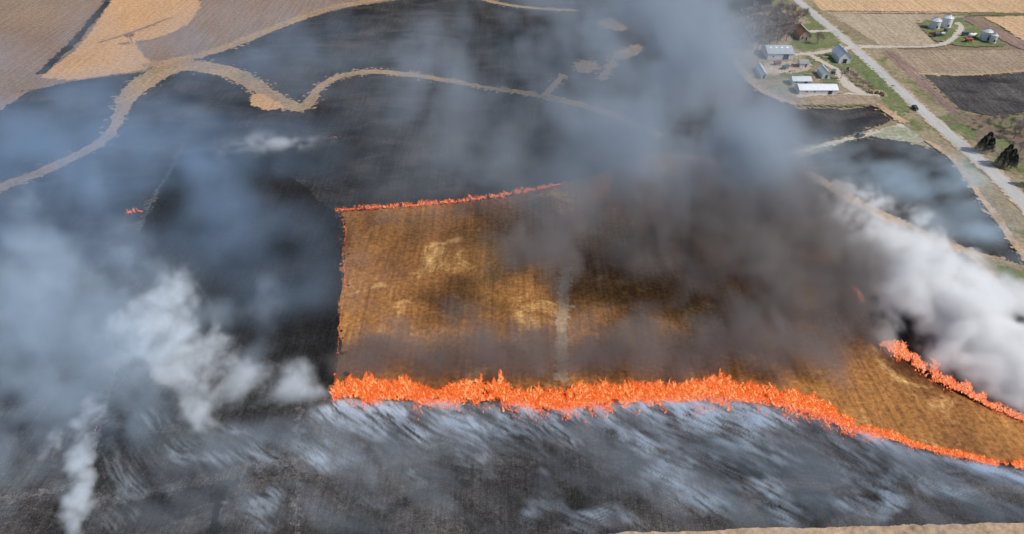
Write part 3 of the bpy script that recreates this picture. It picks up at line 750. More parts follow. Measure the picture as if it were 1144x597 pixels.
for k, (x, y, h, lb) in enumerate(CPOS):
    plant_tree(CED[k % 3], x, y, h, 9, lb, 'dark cedars by the road', 'cedar_tree', 'tree')
plant_tree(CED[1], 886.5, 14, 4.5, 9, 'single small dark evergreen at the road edge of the grove', None, 'cedar_tree')
plant_tree(CED[0], 945.5, 82.5, 3.6, 9, 'small dark evergreen at the head of the overgrown row', None, 'cedar_tree')
plant_tree(CED[2], 1152, 208, 8.5, 9, 'dark cedar just past the right edge, its shadow beside the road', None, 'cedar_tree')

# ------------------------------------------------------------------ fire
def flame_mat(name, lo, mid, hi, strength):
    m = bpy.data.materials.new(name); m.use_nodes = True; nt = m.node_tree; nt.nodes.clear()
    out = nt.nodes.new('ShaderNodeOutputMaterial')
    at = nt.nodes.new('ShaderNodeAttribute'); at.attribute_name = 'flame_level'
    g = nt.nodes.new('ShaderNodeNewGeometry')
    nz = noise(nt, g.outputs['Position'], 1.3, 4, .7)
    md = nt.nodes.new('ShaderNodeMath'); md.operation = 'MULTIPLY_ADD'
    nt.links.new(nz, md.inputs[0]); md.inputs[1].default_value = 1.3; md.inputs[2].default_value = -.60
    ad = nt.nodes.new('ShaderNodeMath'); nt.links.new(at.outputs['Fac'], ad.inputs[0]); nt.links.new(md.outputs[0], ad.inputs[1])
    col = ramp(nt, ad.outputs[0], [(.0, lo), (.30, mid), (.95, hi)])
    em = nt.nodes.new('ShaderNodeEmission'); nt.links.new(col, em.inputs[0]); em.inputs[1].default_value = strength
    tr = nt.nodes.new('ShaderNodeBsdfTransparent')
    mx = nt.nodes.new('ShaderNodeMixShader')
    n2 = noise(nt, g.outputs['Position'], 2.6, 3, .6)
    ad2 = nt.nodes.new('ShaderNodeMath'); nt.links.new(at.outputs['Fac'], ad2.inputs[0]); nt.links.new(n2, ad2.inputs[1])
    nt.links.new(remap(nt, ad2.outputs[0], .66, .86, 0, .9), mx.inputs[0])
    nt.links.new(tr.outputs[0], mx.inputs[1]); nt.links.new(em.outputs[0], mx.inputs[2])
    nt.links.new(mx.outputs[0], out.inputs['Surface'])
    m.cycles.emission_sampling = 'NONE'
    return m
M['flame'] = flame_mat('flame', (.18, .014, .004), (.82, .098, .011), (1.0, .40, .15), 1.08)
M['flame_pale'] = flame_mat('pale_flame', (.34, .03, .012), (.92, .18, .055), (1.0, .46, .27), 1.05)
M['ember'] = plain('scorched_stalks', (.035, .022, .016), .95, 0, .5, 2)
def fire(name, px, count, label, mat, hmul=1.0, lean=(-.25, .35), seed=1, cat='fire'):
    """px: list of (x, y, half depth of the burning band in metres, flame height in metres)"""
    rnd = random.Random(seed)
    pts = [P(x, y) for x, y, d, h in px]; dd = [d for x, y, d, h in px]; hh = [h for x, y, d, h in px]
    seg = [(b - a).length for a, b in zip(pts, pts[1:])]; tot = sum(seg)
    root = empty(name, (pts[0].x, pts[0].y, 0)); tag(root, label, cat)
    org = Vector((pts[0].x, pts[0].y, 0))
    verts, faces, heat = [], [], []
    sv, sf = [], []
    K = 2000
    ll = np.linspace(0, tot, K)
    C1 = (fbm(ll * .11, ll * 0 + seed, ll * 0, 3, 4.0 + seed) - .5)
    C2 = (fbm(ll * .55, ll * 0 + seed, ll * 0 + 3, 2, 9.0 + seed) - .5)
    for k in range(count):
        r = rnd.random() * tot; i = 0; ki = min(K - 1, int(r / tot * K))
        while i < len(seg) - 1 and r > seg[i]: r -= seg[i]; i += 1
        t = r / seg[i]
        p = pts[i].lerp(pts[i + 1], t); d = dd[i] * (1 - t) + dd[i + 1] * t; h = (hh[i] * (1 - t) + hh[i + 1] * t) * hmul
        tg = (pts[i + 1] - pts[i]).normalized(); nr = Vector((-tg.y, tg.x, 0))
        clump, cl2 = float(C1[ki]), float(C2[ki])           # uneven strength along the line
        off = rnd.gauss(0, .55)
        if off > 1.25 or off < -2.0: continue
        back = off < -.3
        lo_ = n2(p.x + nr.x * off * d, p.y + nr.y * off * d)   # patches that have burnt out
        if lo_ < (.50 if back else .33): continue
        if back and rnd.random() < .6: continue
        p = p + nr * off * d + nr * clump * d * 1.3 + Vector((0, 0, ZT * .5))
        front = 1 - min(1, abs(off - .35) * .6)
        top = 1.3 * h * (.3 + .7 * front) * (.5 + 1.9 * max(0, clump + .22)) * (.5 + 2.6 * max(0, cl2 + .2)) * (.6 if back else 1)   # how high it burns here
        hh_ = min(top, max(.25, h * rnd.uniform(.12, .62) ** 1.15))
        w = hh_ * rnd.uniform(.10, .26) + .05
        z0 = max(0, top - hh_) * rnd.random() ** 1.25
        a0 = rnd.uniform(0, 6.28); ph = rnd.uniform(0, 6.28); fq = rnd.uniform(2, 5); am = hh_ * rnd.uniform(.10, .35)
        lx, ly = lean[0] + rnd.gauss(0, .38), lean[1] + rnd.gauss(0, .38)
        base = len(verts)
        prof = ((0, .35), (.2, .95), (.45, .9), (.7, .5), (.88, .2))
        hot = (rnd.uniform(-.12, .50) if rnd.random() < .86 else rnd.uniform(.7, 1.35)) * (.95 + .6 * clump + .5 * cl2) * (.75 if back else 1)
        for tt, ww in prof:
            cx = p.x + lx * hh_ * tt + am * math.sin(ph + fq * tt * 2) * tt - org.x
            cy_ = p.y + ly * hh_ * tt + am * math.cos(ph * 1.3 + fq * tt * 2) * tt - org.y
            for q in range(3):
                a = a0 + q * 2.094 + tt * 1.8
                verts.append((cx + math.cos(a) * w * ww, cy_ + math.sin(a) * w * ww, p.z + z0 + hh_ * tt))
                heat.append(.12 + hot * (1.0 - .6 * tt))
        verts.append((p.x + lx * hh_ + am * math.sin(ph + fq * 2) - org.x, p.y + ly * hh_ + am * math.cos(ph * 1.3 + fq * 2) - org.y, p.z + z0 + hh_)); heat.append(.1 + hot * .2)
        for l in range(4):
            for q in range(3):
                a, b = base + l * 3 + q, base + l * 3 + (q + 1) % 3
                faces.append((a, b, b + 3, a + 3))
        for q in range(3): faces.append((base + 12 + q, base + 12 + (q + 1) % 3, base + 15))
        if k % 8 == 0:          # scorched stalks standing in the fire
            for _ in range(2):
                x = p.x + rnd.gauss(0, .5) - org.x; y = p.y - d * rnd.uniform(0, .9) + rnd.gauss(0, .4) - org.y; z = rnd.uniform(.35, .9); ww = rnd.uniform(.03, .12)
                b = len(sv); sv += [(x - ww, y, 0), (x + ww, y + ww, 0), (x + rnd.gauss(0, .3), y + rnd.gauss(0, .3), z)]; sf.append((b, b + 1, b + 2))
    me = bpy.data.meshes.new('flames'); me.from_pydata(verts, [], faces)
    at = me.attributes.new('flame_level', 'FLOAT', 'POINT'); at.data.foreach_set('value', np.array(heat, dtype=np.float32))
    me.materials.append(mat)
    o = bpy.data.objects.new('flames', me); COL.objects.link(o); o.parent = root; o['kind'] = 'stuff'
    me = bpy.data.meshes.new('scorched_stalks'); me.from_pydata(sv, [], sf); me.materials.append(M['ember'])
    o = bpy.data.objects.new('scorched_stalks', me); COL.objects.link(o); o.parent = root; o['kind'] = 'stuff'
    return root
_gx, _gy = np.meshgrid(np.arange(0, 256, dtype=np.float32), np.arange(0, 256, dtype=np.float32), indexing='ij')
_PATCH = fbm(_gx * .22, _gy * .22, _gx * 0 + 2.5, 3, 3.0)
def n2(x, y): return float(_PATCH[int(x * 1.6) % 256, int(y * 1.6) % 256])
MAIN = [(372, 446, 2.0, 2.6), (400, 445, 3.2, 3.8), (450, 446, 3.6, 4.2), (520, 448, 3.8, 3.6), (590, 450, 4.2, 3.4), (640, 453, 4.8, 3.8), (700, 448, 4.2, 3.8), (760, 445, 4.2, 3.6), (820, 446, 4.6, 3.4),
        (870, 453, 4.4, 3.2), (920, 467, 3.6, 2.8), (960, 481, 2.6, 2.2), (1000, 493, 1.6, 1.7), (1040, 505, 1.1, 1.3), (1085, 514, 1.1, 1.4), (1120, 521, 1.2, 1.9), (1160, 526, 1.1, 1.8), (1230, 540, 1.0, 2)]
fire('grass_fire', MAIN, 34000, 'longest and brightest wall of orange flame across the front of the stubble', M['flame'], 1.0, (-.1, .3), 3)
fire('grass_fire', [(984, 386, 1.2, 1.8), (1010, 402, 2.4, 2.6), (1040, 420, 2.4, 2.6), (1075, 440, 2.0, 2.3), (1105, 456, 1.2, 1.5), (1140, 470, .6, 1.0), (1190, 490, .5, .8)], 6000, 'slanting fire line below the thick white smoke at the right', M['flame_pale'], 1.0, (-.1, .3), 4)
fire('grass_fire', [(375, 237, .6, 1.3), (420, 234, 1.0, 1.7), (470, 231, 1.1, 1.8), (520, 226, .9, 1.5), (570, 219, 1.0, 1.6), (605, 212, .8, 1.3), (629, 206, .5, .9)], 3000, 'thin red fire line along the far edge of the stubble', M['flame'], 1.0, (-.1, .3), 5)
fire('grass_fire', [(383, 250, .3, .9), (387, 262, .35, 1.0), (383, 280, .35, .9), (384, 300, .3, .8), (386, 318, .35, .9), (382, 345, .3, .6), (380, 365, .3, .8), (378, 390, .35, .9), (374, 425, .5, 1.2)], 420, 'thin broken line of small flames down the left edge of the stubble', M['flame'], 1.0, (-.1, .2), 6)
fire('grass_fire', [(142, 240, .5, 1.2), (148, 239, .9, 2.0), (153, 238.5, .8, 1.6), (160, 238, .5, 1.0)], 140, 'small isolated patch of flame in the smoky burnt field at the left', M['flame'], 1.0, (-.1, .2), 7)
fire('grass_fire', [(366, 156, .3, .5), (374, 155, .3, .6), (381, 153.5, .3, .5)], 22, 'tiny flicker of flame at the tip of a white smoke streak', M['flame_pale'], 1.0, (-.1, .2), 8)
fire('grass_fire', [(1086, 296, .3, .6), (1092, 299, .3, .7), (1096, 302, .3, .5)], 40, 'tiny flames on the burn edge below the tan strip', M['flame'], 1.0, (-.1, .2), 9)
fire('grass_fire', [(1124, 329, .4, .8), (1134, 332, .5, 1.2), (1144, 336, .5, 1.0)], 70, 'small flames on the burn edge by the green triangle of grass', M['flame'], 1.0, (-.1, .2), 10)
fire('grass_fire', [(948, 318, 1.0, 1.6), (956, 328, 1.4, 2.2), (962, 340, 1.0, 1.6)], 150, 'flame glowing dimly through the brown smoke above the slanting fire line', M['flame_pale'], 1.0, (-.1, .2), 11)
fire('grass_fire', [(106, 473, .4, .8), (109, 470, .4, .9), (106, 490, .3, .7)], 16, 'pale flicker of flame on the dark path in the near burnt field', M['flame_pale'], 1.0, (0, .1), 12)
fire('grass_fire', [(1066, 178, .3, .7), (1069, 182, .4, .8)], 26, 'tiny flames on the burn edge next to the road verge', M['flame'], 1.0, (0, .1), 13)

# ------------------------------------------------------------------ smoke
def smoke(name, lo, hi, dens, label, col, aniso=0.0):
    """a cloud of smoke: the density of every cell is worked out here and turned into a volume"""
    nx, ny, nz = dens.shape
    dens = np.where(dens < 2e-4, 0, dens).astype(np.float32)
    dens[0] = 0; dens[-1] = 0; dens[:, 0] = 0; dens[:, -1] = 0; dens[:, :, -1] = 0
    me = bpy.data.meshes.new(name); me.vertices.add(nx * ny * nz)
    a = me.attributes.new('cell', 'FLOAT', 'POINT'); a.data.foreach_set('value', dens.ravel())
    o = bpy.data.objects.new(name, me); COL.objects.link(o)
    m = bpy.data.materials.new(name); m.use_nodes = True; t = m.node_tree; t.nodes.clear()
    out = t.nodes.new('ShaderNodeOutputMaterial'); pv = t.nodes.new('ShaderNodeVolumePrincipled')
    pv.inputs['Color'].default_value = (*col, 1); pv.inputs['Density'].default_value = 1.0
    pv.inputs['Anisotropy'].default_value = aniso
    t.links.new(pv.outputs[0], out.inputs['Volume'])
    me.materials.append(m)
    g = bpy.data.node_groups.new(name, 'GeometryNodeTree')
    g.interface.new_socket('Geometry', in_out='INPUT', socket_type='NodeSocketGeometry')
    g.interface.new_socket('Geometry', in_out='OUTPUT', socket_type='NodeSocketGeometry')
    Nn = g.nodes.new; L = g.links.new
    gi = Nn('NodeGroupInput'); go = Nn('NodeGroupOutput')
    vc = Nn('GeometryNodeVolumeCube'); vc.inputs['Min'].default_value = lo; vc.inputs['Max'].default_value = hi
    for ax, k in zip('XYZ', (nx, ny, nz)): vc.inputs['Resolution ' + ax].default_value = k
    pos = Nn('GeometryNodeInputPosition')
    sub = Nn('ShaderNodeVectorMath'); sub.operation = 'SUBTRACT'; L(pos.outputs[0], sub.inputs[0]); sub.inputs[1].default_value = lo
    mu = Nn('ShaderNodeVectorMath'); mu.operation = 'MULTIPLY_ADD'; L(sub.outputs[0], mu.inputs[0])
    mu.inputs[1].default_value = [(k - 1) / (b_ - a_) for k, a_, b_ in zip((nx, ny, nz), lo, hi)]; mu.inputs[2].default_value = (.5, .5, .5)
    fl = Nn('ShaderNodeVectorMath'); fl.operation = 'FLOOR'; L(mu.outputs[0], fl.inputs[0])
    sx = Nn('ShaderNodeSeparateXYZ'); L(fl.outputs[0], sx.inputs[0])
    m1 = Nn('ShaderNodeMath'); m1.operation = 'MULTIPLY_ADD'; L(sx.outputs[0], m1.inputs[0]); m1.inputs[1].default_value = ny; L(sx.outputs[1], m1.inputs[2])
    m2 = Nn('ShaderNodeMath'); m2.operation = 'MULTIPLY_ADD'; L(m1.outputs[0], m2.inputs[0]); m2.inputs[1].default_value = nz; L(sx.outputs[2], m2.inputs[2])
    na = Nn('GeometryNodeInputNamedAttribute'); na.data_type = 'FLOAT'; na.inputs['Name'].default_value = 'cell'
    si = Nn('GeometryNodeSampleIndex'); si.data_type = 'FLOAT'; si.domain = 'POINT'; si.clamp = True
    L(gi.outputs[0], si.inputs['Geometry']); L(na.outputs['Attribute'], si.inputs['Value']); L(m2.outputs[0], si.inputs['Index'])
    L(si.outputs[0], vc.inputs['Density'])
    sm = Nn('GeometryNodeSetMaterial'); sm.inputs['Material'].default_value = m
    L(vc.outputs[0], sm.inputs[0]); L(sm.outputs[0], go.inputs[0])
    md = o.modifiers.new('volume', 'NODES'); md.node_group = g
    tag(o, label, 'smoke', None, 'stuff')
    return o
def cells(lo, hi, step):
    n = [int(round((b - a) / s)) + 1 for a, b, s in zip(lo, hi, step if isinstance(step, tuple) else (step,) * 3)]
    ax = [np.linspace(a, b, k, dtype=np.float32) for a, b, k in zip(lo, hi, n)]
    return np.meshgrid(*ax, indexing='ij')
def puffs(G, bl):
    """bl: (px, py, height, rx, ry, rz, amount)"""
    x, y, z = G
    d = np.zeros_like(x)
    for (px, py, h, rx, ry, rz, am) in bl:
        c = P(px, py, h)
        # only the cells that this puff reaches
        ix = np.where(np.abs(x[:, 0, 0] - c.x) < rx * 2.2)[0]; iy = np.where(np.abs(y[0, :, 0] - c.y) < ry * 2.2)[0]; iz = np.where(np.abs(z[0, 0, :] - c.z) < rz * 2.2)[0]
        if not (len(ix) and len(iy) and len(iz)): continue
        s = np.s_[ix[0]:ix[-1] + 1, iy[0]:iy[-1] + 1, iz[0]:iz[-1] + 1]
        d[s] += am * np.exp(-((x[s] - c.x) / rx) ** 2 - ((y[s] - c.y) / ry) ** 2 - ((z[s] - c.z) / rz) ** 2)
    return d
def billow(G, s, seed, octs=5, warp=.8, stretch=(1, 1, 1), gain=.55):
    x, y, z = (g / s / k for g, k in zip(G, stretch))
    wx = fbm(x * .7, y * .7, z * .7, 2, seed + 31) - .5; wy = fbm(x * .7, y * .7, z * .7, 2, seed + 57) - .5
    return (fbm(x + wx * warp * 2, y + wy * warp * 2, z + (wx - wy) * warp, octs, seed, gain) - .5) * 3.2   # about -1..1
def erode(d, n, k, soft=1.0):
    """eat into the puffs with the noise, more at their thin rims"""
    return np.clip(d * (1 + k * n) - .12 * k * (1 - n) * soft * np.minimum(1, d * 4), 0, None)
def cauli(G, s, seed, octs=4, gain=.55, warp=.7, stretch=(1, 1, 1)):
    """rounded lumps with creases between them, about -1..1"""
    x, y, z = (g / s / k for g, k in zip(G, stretch))
    w = fbm(x * .6, y * .6, z * .6, 2, seed + 41) - .5; w2 = fbm(x * .6, y * .6, z * .6, 2, seed + 77) - .5
    x = x + w * warp * 2; y = y + w2 * warp * 2; z = z + (w - w2) * warp
    t = 0; a = 1.0; tot = 0
    for k in range(octs):
        t = t + a * np.abs(2 * vnoise(x + seed + k * 13.1, y + seed * 1.3 + k * 7.7, z + k * 3.9) - 1)
        tot += a; a *= gain; x = x * 2.05; y = y * 2.05; z = z * 2.05
    return (t / tot - .33) * 4.0
def crisp(d, n, k=.35, thr=.35, gain=3.0, top=1.0):
    return np.clip((d + k * n * np.clip(d * 3, 0, 1) - thr) * gain, 0, top)
# 1 the great plume, high and drifting away
lo, hi = (-150., 110., 0.), (270., 600., 112.)
G = cells(lo, hi, (2.5, 2.8, 2.5))
d = puffs(G, [
    (750, 205, 36, 20, 20, 12, .3), (820, 200, 36, 20, 20, 14, .45), (880, 205, 32, 14, 16, 13, .5),
    (730, 160, 40, 22, 26, 13, .45), (790, 150, 44, 20, 26, 14, .9), (850, 155, 38, 16, 24, 13, .8), (890, 180, 30, 10, 16, 9, .5),
    (750, 90, 48, 20, 28, 14, .7), (800, 90, 46, 16, 28, 14, .8), (840, 100, 40, 12, 22, 10, .5),
    (750, 30, 54, 20, 30, 15, .8), (790, 35, 52, 14, 26, 14, .5), (720, -20, 60, 24, 34, 16, .7), (770, -30, 60, 22, 34, 16, .8), (740, -80, 66, 36, 40, 18, .8),
    (680, 60, 50, 22, 28, 12, .36), (640, 140, 40, 30, 30, 11, .40), (560, 60, 44, 40, 40, 12, .26), (500, 150, 36, 36, 30, 11, .26), (620, 10, 50, 34, 36, 14, .30), (440, 80, 40, 44, 40, 11, .20), (620, 200, 32, 30, 24, 10, .32), (520, 200, 30, 26, 20, 8, .2)])
n = .75 * billow(G, 30, 2.2, 5, .9, (1, 1.25, .85), .62) + .55 * cauli(G, 20, 6.2, 4, .62)
smoke('smoke', lo, hi, .054 * erode(d, n, 1.2), 'huge blue grey plume of smoke drifting away beyond the burning stubble', (.50, .575, .655))
# 1b brown smoke low over the burning stubble, thickened to shade the field
lo, hi = (-64., 100., 0.), (160., 300., 52.)
G = cells(lo, hi, 1.6)
d = puffs(G, [(820, 260, 28, 20, 20, 11, .75), (880, 285, 24, 16, 18, 11, .75), (930, 290, 20, 13, 16, 10, .6), (740, 245, 30, 18, 16, 9, .60), (660, 245, 28, 16, 14, 8, .55), (750, 205, 32, 18, 16, 9, .45), (820, 215, 34, 18, 18, 11, .7), (880, 225, 30, 13, 16, 10, .6), (690, 200, 28, 16, 14, 8, .45),
    (620, 255, 16, 9, 9, 6, .7), (590, 225, 12, 9, 8, 5, .5), (700, 285, 16, 10, 8, 5, .5), (780, 290, 18, 12, 9, 6, .6), (850, 300, 18, 13, 10, 7, .8), (905, 320, 16, 12, 11, 7, .8), (960, 345, 12, 9, 9, 6, .5),
    (405, 400, 5, 8, 6, 4, 1.2), (440, 378, 7, 8, 7, 4, 1.1), (480, 392, 7, 9, 7, 5, 1.2), (525, 378, 8, 9, 8, 5, 1.2), (560, 398, 7, 9, 6, 5, 1.1), (610, 388, 8, 9, 8, 5, 1.3), (660, 392, 8, 9, 8, 5, 1.2), (700, 385, 9, 9, 8, 5, 1.2), (750, 390, 9, 10, 8, 6, 1.2), (800, 375, 11, 11, 8, 6, 1.0), (850, 385, 11, 11, 9, 7, 1.1), (905, 395, 10, 11, 9, 7, 1.0), (950, 405, 8, 8, 6, 4, .45), (860, 345, 14, 12, 9, 7, .9), (920, 365, 12, 10, 8, 6, .7), (800, 335, 14, 9, 8, 6, .5), (985, 372, 9, 6, 6, 4, .4),  # dark puffs along the fire also stand in for shadow on the stubble
    (600, 275, 28, 13, 12, 6, .55), (540, 300, 24, 10, 10, 5, .35), (650, 300, 28, 12, 11, 6, .45), (400, 300, 6, 6, 9, 4, .5), (440, 243, 3, 10, 4, 3, .5), (540, 235, 4, 9, 4, 3, .5), (415, 345, 8, 7, 7, 4, .8), (505, 350, 9, 8, 6, 4, .6), (580, 365, 9, 9, 6, 4, .7), (660, 365, 10, 9, 6, 4, .7), (730, 360, 11, 9, 6, 4, .7), (410, 262, 4, 8, 6, 3, .4), (480, 246, 4, 9, 5, 3, .35)])
n = .6 * cauli(G, 11, 3.9, 4, .66) + 1.0 * billow(G, 15, 3.1, 5, 1.3, (1, 1, 1), .66)
smoke('smoke', lo, hi, .105 * crisp(d, n, .95, .22, 1.15, 1.5), 'dark brown grey smoke hanging low over the burning stubble', (.33, .305, .30))
# 2 thick white smoke over the right hand fire line
lo, hi = (82., 112., 0.), (235., 330., 48.)
G = cells(lo, hi, 1.05)
d = puffs(G, [(1146, 428, 5, 8, 8, 5, 1.0), (1112, 402, 7, 9, 8, 6, 1.2), (1140, 395, 8, 9, 9, 6, 1.2), (1075, 376, 9, 9, 8, 7, 1.2), (1105, 360, 10, 10, 10, 7, 1.2), (1050, 340, 12, 10, 11, 8, 1.3), (1085, 325, 9, 8, 8, 6, .8),
    (1010, 325, 14, 9, 11, 8, 1.1), (1020, 290, 15, 10, 11, 8, 1.2), (985, 270, 17, 10, 11, 8, 1.1), (950, 240, 18, 9, 11, 8, .9), (1045, 275, 7, 7, 7, 5, .5), (975, 228, 12, 7, 7, 6, .8), (942, 212, 12, 5, 6, 4, .7), (1150, 380, 6, 9, 9, 5, .9), (1160, 340, 5, 9, 9, 4, .7), (1140, 350, 4, 9, 9, 4, .85), (1120, 385, 5, 9, 8, 4, .7), (1135, 420, 3, 8, 7, 4, .7), (1080, 300, 5, 9, 8, 4, .5), (1110, 330, 5, 9, 8, 4, .6), (1035, 398, 5, 6, 5, 4, .5), (1000, 372, 7, 6, 6, 5, .5), (1090, 425, 4, 6, 4, 3, .5), (1030, 260, 8, 8, 8, 5, .45), (1005, 245, 10, 8, 8, 6, .5)])
n = .6 * cauli(G, 9, 5.1, 4, .66) + 1.0 * billow(G, 13, 2.1, 5, 1.3, (1, 1, 1), .68)
smoke('smoke', lo, hi, .19 * crisp(d, n, 1.15, .36, 1.3, 1.7) + .022 * erode(d, n, 1.3), 'dense bright white smoke billowing off the slanting fire line at the right', (.996, .995, .99), -.35)
# 3 white cloud at the left
lo, hi = (-128., 108., 0.), (-38., 205., 34.)
G = cells(lo, hi, .85)
d = puffs(G, [(205, 420, 8, 6, 6, 7, 1.0), (212, 385, 11, 7, 6, 6, 1.0), (190, 345, 14, 8, 7, 6, 1.1), (195, 318, 16, 6, 6, 5, .8), (160, 365, 12, 7, 7, 6, .9), (240, 395, 9, 7, 7, 5, .9), (215, 450, 5, 6, 6, 4.5, .8), (235, 470, 3.5, 6, 5, 3.5, .6), (170, 400, 8, 7, 6, 5, .6),
    (262, 420, 5, 6, 4, 3, .9), (285, 424, 4, 6, 3.5, 3, .9), (320, 430, 4.0, 6, 4, 3.5, 1.1), (335, 415, 6, 4, 3, 4, 1.0), (350, 438, 3.0, 6, 3.5, 3, 1.1), (300, 445, 2.5, 8, 4, 2.5, .8), (250, 440, 3, 8, 4, 3, .55), (130, 385, 10, 8, 7, 6, .55), (375, 452, 2, 5, 3, 2.4, .9)])
n = .5 * cauli(G, 7, 8.3, 4, .66) + 1.1 * billow(G, 10, 1.7, 5, 1.4, (1, 1, 1), .68)
smoke('smoke', lo, hi, .062 * crisp(d, n, 1.05, .32, 1.1, 1.8) + .02 * erode(d, n, 1.2), 'pale white smoke cloud swelling up from the corner of the fire at the left', (.88, .94, .995), -.3)
# 3b blue haze spreading left from it
lo, hi = (-200., 86., 0.), (-8., 310., 44.)
G = cells(lo, hi, 1.9)
d = puffs(G, [(120, 390, 11, 13, 10, 7, .6), (80, 370, 13, 15, 13, 8, .6), (60, 300, 19, 18, 16, 9, .65), (20, 340, 17, 16, 16, 9, .65), (20, 270, 21, 18, 16, 9, .6), (0, 390, 12, 14, 14, 8, .6),
    (100, 430, 6, 13, 9, 5, .5), (40, 430, 7, 15, 11, 6, .5), (60, 210, 22, 20, 18, 8, .45), (130, 290, 17, 13, 13, 8, .5), (150, 470, 4, 14, 11, 4, .4), (20, 490, 4, 16, 12, 4, .55), (180, 440, 6, 14, 9, 5, .5), (60, 550, 2, 12, 8, 3, .4), (60, 460, 5, 14, 9, 4, .5), (140, 420, 7, 10, 8, 5, .5), (0, 540, 3, 12, 9, 3, .4), (150, 540, 2, 10, 7, 2.5, .35), (260, 520, 2, 12, 6, 2.5, .35), (230, 350, 12, 14, 12, 8, .45), (180, 300, 16, 14, 12, 8, .45), (270, 400, 7, 12, 9, 5, .4), (290, 330, 10, 14, 12, 7, .3), (200, 500, 3, 16, 9, 3, .3), (300, 480, 3, 12, 7, 3, .35)])
n = .5 * cauli(G, 13, 7.3, 4, .66) + 1.0 * billow(G, 18, 5.3, 5, 1.3, (1, 1, 1), .66)
smoke('smoke', lo, hi, .040 * crisp(d, n, .85, .16, 1.2, 1.6), 'soft blue smoke haze spreading over the left burnt field', (.62, .74, .86), -.15)
# 4 thin veil over the far left
lo, hi = (-420., 20., 0.), (30., 620., 50.)
G = cells(lo, hi, (3.6, 3.6, 4.0))
d = puffs(G, [(0, 240, 18, 60, 50, 12, .9), (100, 180, 18, 50, 50, 12, .7), (0, 120, 20, 70, 60, 13, .45), (120, 100, 20, 60, 60, 12, .3), (250, 160, 16, 40, 40, 11, .5), (60, 40, 20, 90, 80, 13, .2), (300, 60, 20, 60, 60, 12, .4), (220, 210, 14, 30, 30, 9, .6), (290, 270, 12, 30, 26, 9, .8), (330, 340, 10, 20, 18, 8, .7), (60, 420, 8, 30, 26, 8, .5), (180, 500, 6, 24, 18, 6, .35), (250, 220, 12, 26, 22, 9, .5)])
n = .9 * billow(G, 26, 3.3, 5, 1.3, (1.6, .8, 1), .66) + .4 * cauli(G, 24, 2.7, 3)
smoke('smoke', lo, hi, .0125 * erode(d, n, 1.5, 1.3), 'thin bluish veil of smoke over the far left fields', (.46, .64, .86))
# 5 low streaks blowing off the smouldering ground in front of the main fire
lo, hi = (-112., 82., 0.), (172., 150., 5.4)
G = cells(lo, hi, (.37, .37, .42))
x, y, z = G
MP = [P(a, b) for a, b, c, e in MAIN]
fy = np.interp(x[:, 0, 0], [p.x for p in MP], [p.y for p in MP]).astype(np.float32)[:, None, None]
db = fy - y - 2.5                                   # metres behind the fire, towards the camera
xs = x + z * .8; ys = y - z * .7                    # the streaks lean back towards the fire
wv = (fbm(xs / 22, ys / 22, z * 0 + .5, 2, 9.0) - .5) * 8
u = (xs * .84 - ys * .54); v = (xs * .54 + ys * .84) + wv
st = 1 - np.abs(2 * fbm(u / 9, v / .95, z / 4, 4, 4.4, .66) - 1) * 2.2
bl = fbm(u / 16, v / 7, z / 6, 4, 6.4, .55)
pt = fbm(x / 17, y / 13, z * 0, 4, 7.7)
gap = np.clip((fbm(u / 13, v / 5, z * 0 + 1.5, 3, 12.7) - .38) * 5, .22, 1.2)
left = np.clip((-49 - x) / 14, 0, 1)                # past the end of the fire line: thinner and ragged
db = db + left * ((pt - .5) * 60 - 3)
near = np.exp(-np.clip(db, 0, None) / 4.5) * (1 - .75 * left)
fine = np.clip((st - .60) * 6, 0, 1.6) * (near * 2.4 * gap + .75 * np.clip((pt - .50) * 8, 0, 1.5) * gap)
soft = np.clip((bl - .38) * 6, 0, 1.7) * (.8 + .5 * near)
side = np.clip((x + 110) / 30, 0, 1)
hgt = np.exp(-((z - .3) / .95) ** 2)
hgs = np.exp(-((z - .6) / 2.4) ** 2)
dens = (fine * 2.5 * hgt + soft * .27 * hgs) * side * np.clip((db + 1.5) / (1 + 9 * left), 0, 1) * (1 - .35 * left) * np.clip((y - 84) / 6, 0, 1)
smoke('smoke', lo, hi, .15 * dens, 'low wind drawn streaks of smoke over the blackened stubble in front of the main fire', (.78, .89, 1.0), -.25)
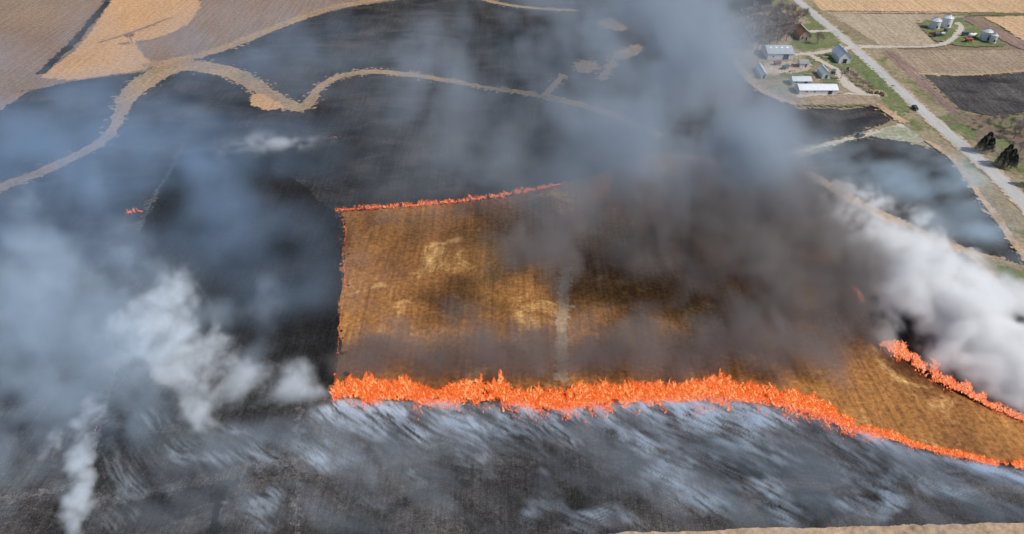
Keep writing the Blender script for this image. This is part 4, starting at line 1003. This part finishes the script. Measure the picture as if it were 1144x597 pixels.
# 6 smoke lying along the dark path at the lower left
lo, hi = (-135., 78., 0.), (-82., 136., 9.)
G = cells(lo, hi, .7)
d = puffs(G, [(82, 600, 1.5, 3, 4, 2.5, 1.0), (86, 575, 1.5, 3, 4, 2.5, 1.0), (90, 550, 1.8, 3, 4, 2.6, 1.0), (92, 525, 2, 3, 4, 2.8, .9), (94, 500, 2.2, 3.4, 4, 3, .7), (98, 475, 2.5, 4, 4, 3, .5), (104, 455, 2.5, 4, 4, 3, .4), (70, 490, 2.5, 6, 5, 3, .3), (60, 520, 2, 6, 5, 3, .2)])
n = billow(G, 4.5, 1.3, 4, .9)
n = n + .6 * cauli(G, 3.5, 4.3, 3)
smoke('smoke', lo, hi, .24 * crisp(d, n, .7, .25, 1.2, 1.6), 'narrow band of white smoke along the dark path in the near burnt field', (.90, .95, 1.0), -.15)
# 7 faint trails over the right hand burnt field
lo, hi = (120., 180., 0.), (235., 345., 16.)
G = cells(lo, hi, 1.4)
d = puffs(G, [(1000, 200, 3, 24, 20, 4, .5), (1060, 220, 3, 18, 16, 4, .7), (1100, 262, 3, 10, 10, 4, .9), (1040, 175, 3, 18, 14, 4, .5), (1130, 280, 3, 8, 8, 3, .7), (1040, 255, 3, 10, 9, 4, .7), (960, 180, 4, 18, 16, 4, .5), (1075, 195, 3, 8, 10, 3, .6)])
n = billow(G, 9, 6.1, 5, .8, (1.6, .8, 1))
smoke('smoke', lo, hi, .06 * erode(d, n, 1.3), 'faint bluish smoke trails over the burnt field beside the road', (.72, .88, 1.0))
# 8 white streak in the far burnt field
lo, hi = (-155., 245., 0.), (-66., 320., 10.)
G = cells(lo, hi, .9)
d = puffs(G, [(365, 156, 1, 3, 3, 2, .5), (350, 158, 1.5, 4, 3, 2, .7), (330, 160, 2, 5, 3.5, 2.4, .9), (312, 161, 2.5, 5, 4, 3, .9), (295, 162, 3, 5, 4, 3, .5), (280, 160, 4, 6, 5, 3, .4), (260, 168, 4, 9, 7, 3, .3)])
n = billow(G, 5, 2.9, 4, .8, (1.6, 1, 1))
smoke('smoke', lo, hi, .22 * erode(d, n, 1.2), 'short white streak of smoke trailing from a tiny flame in the far burnt field', (.97, .975, .985))
print('script seconds', round(time.time() - T0, 1))
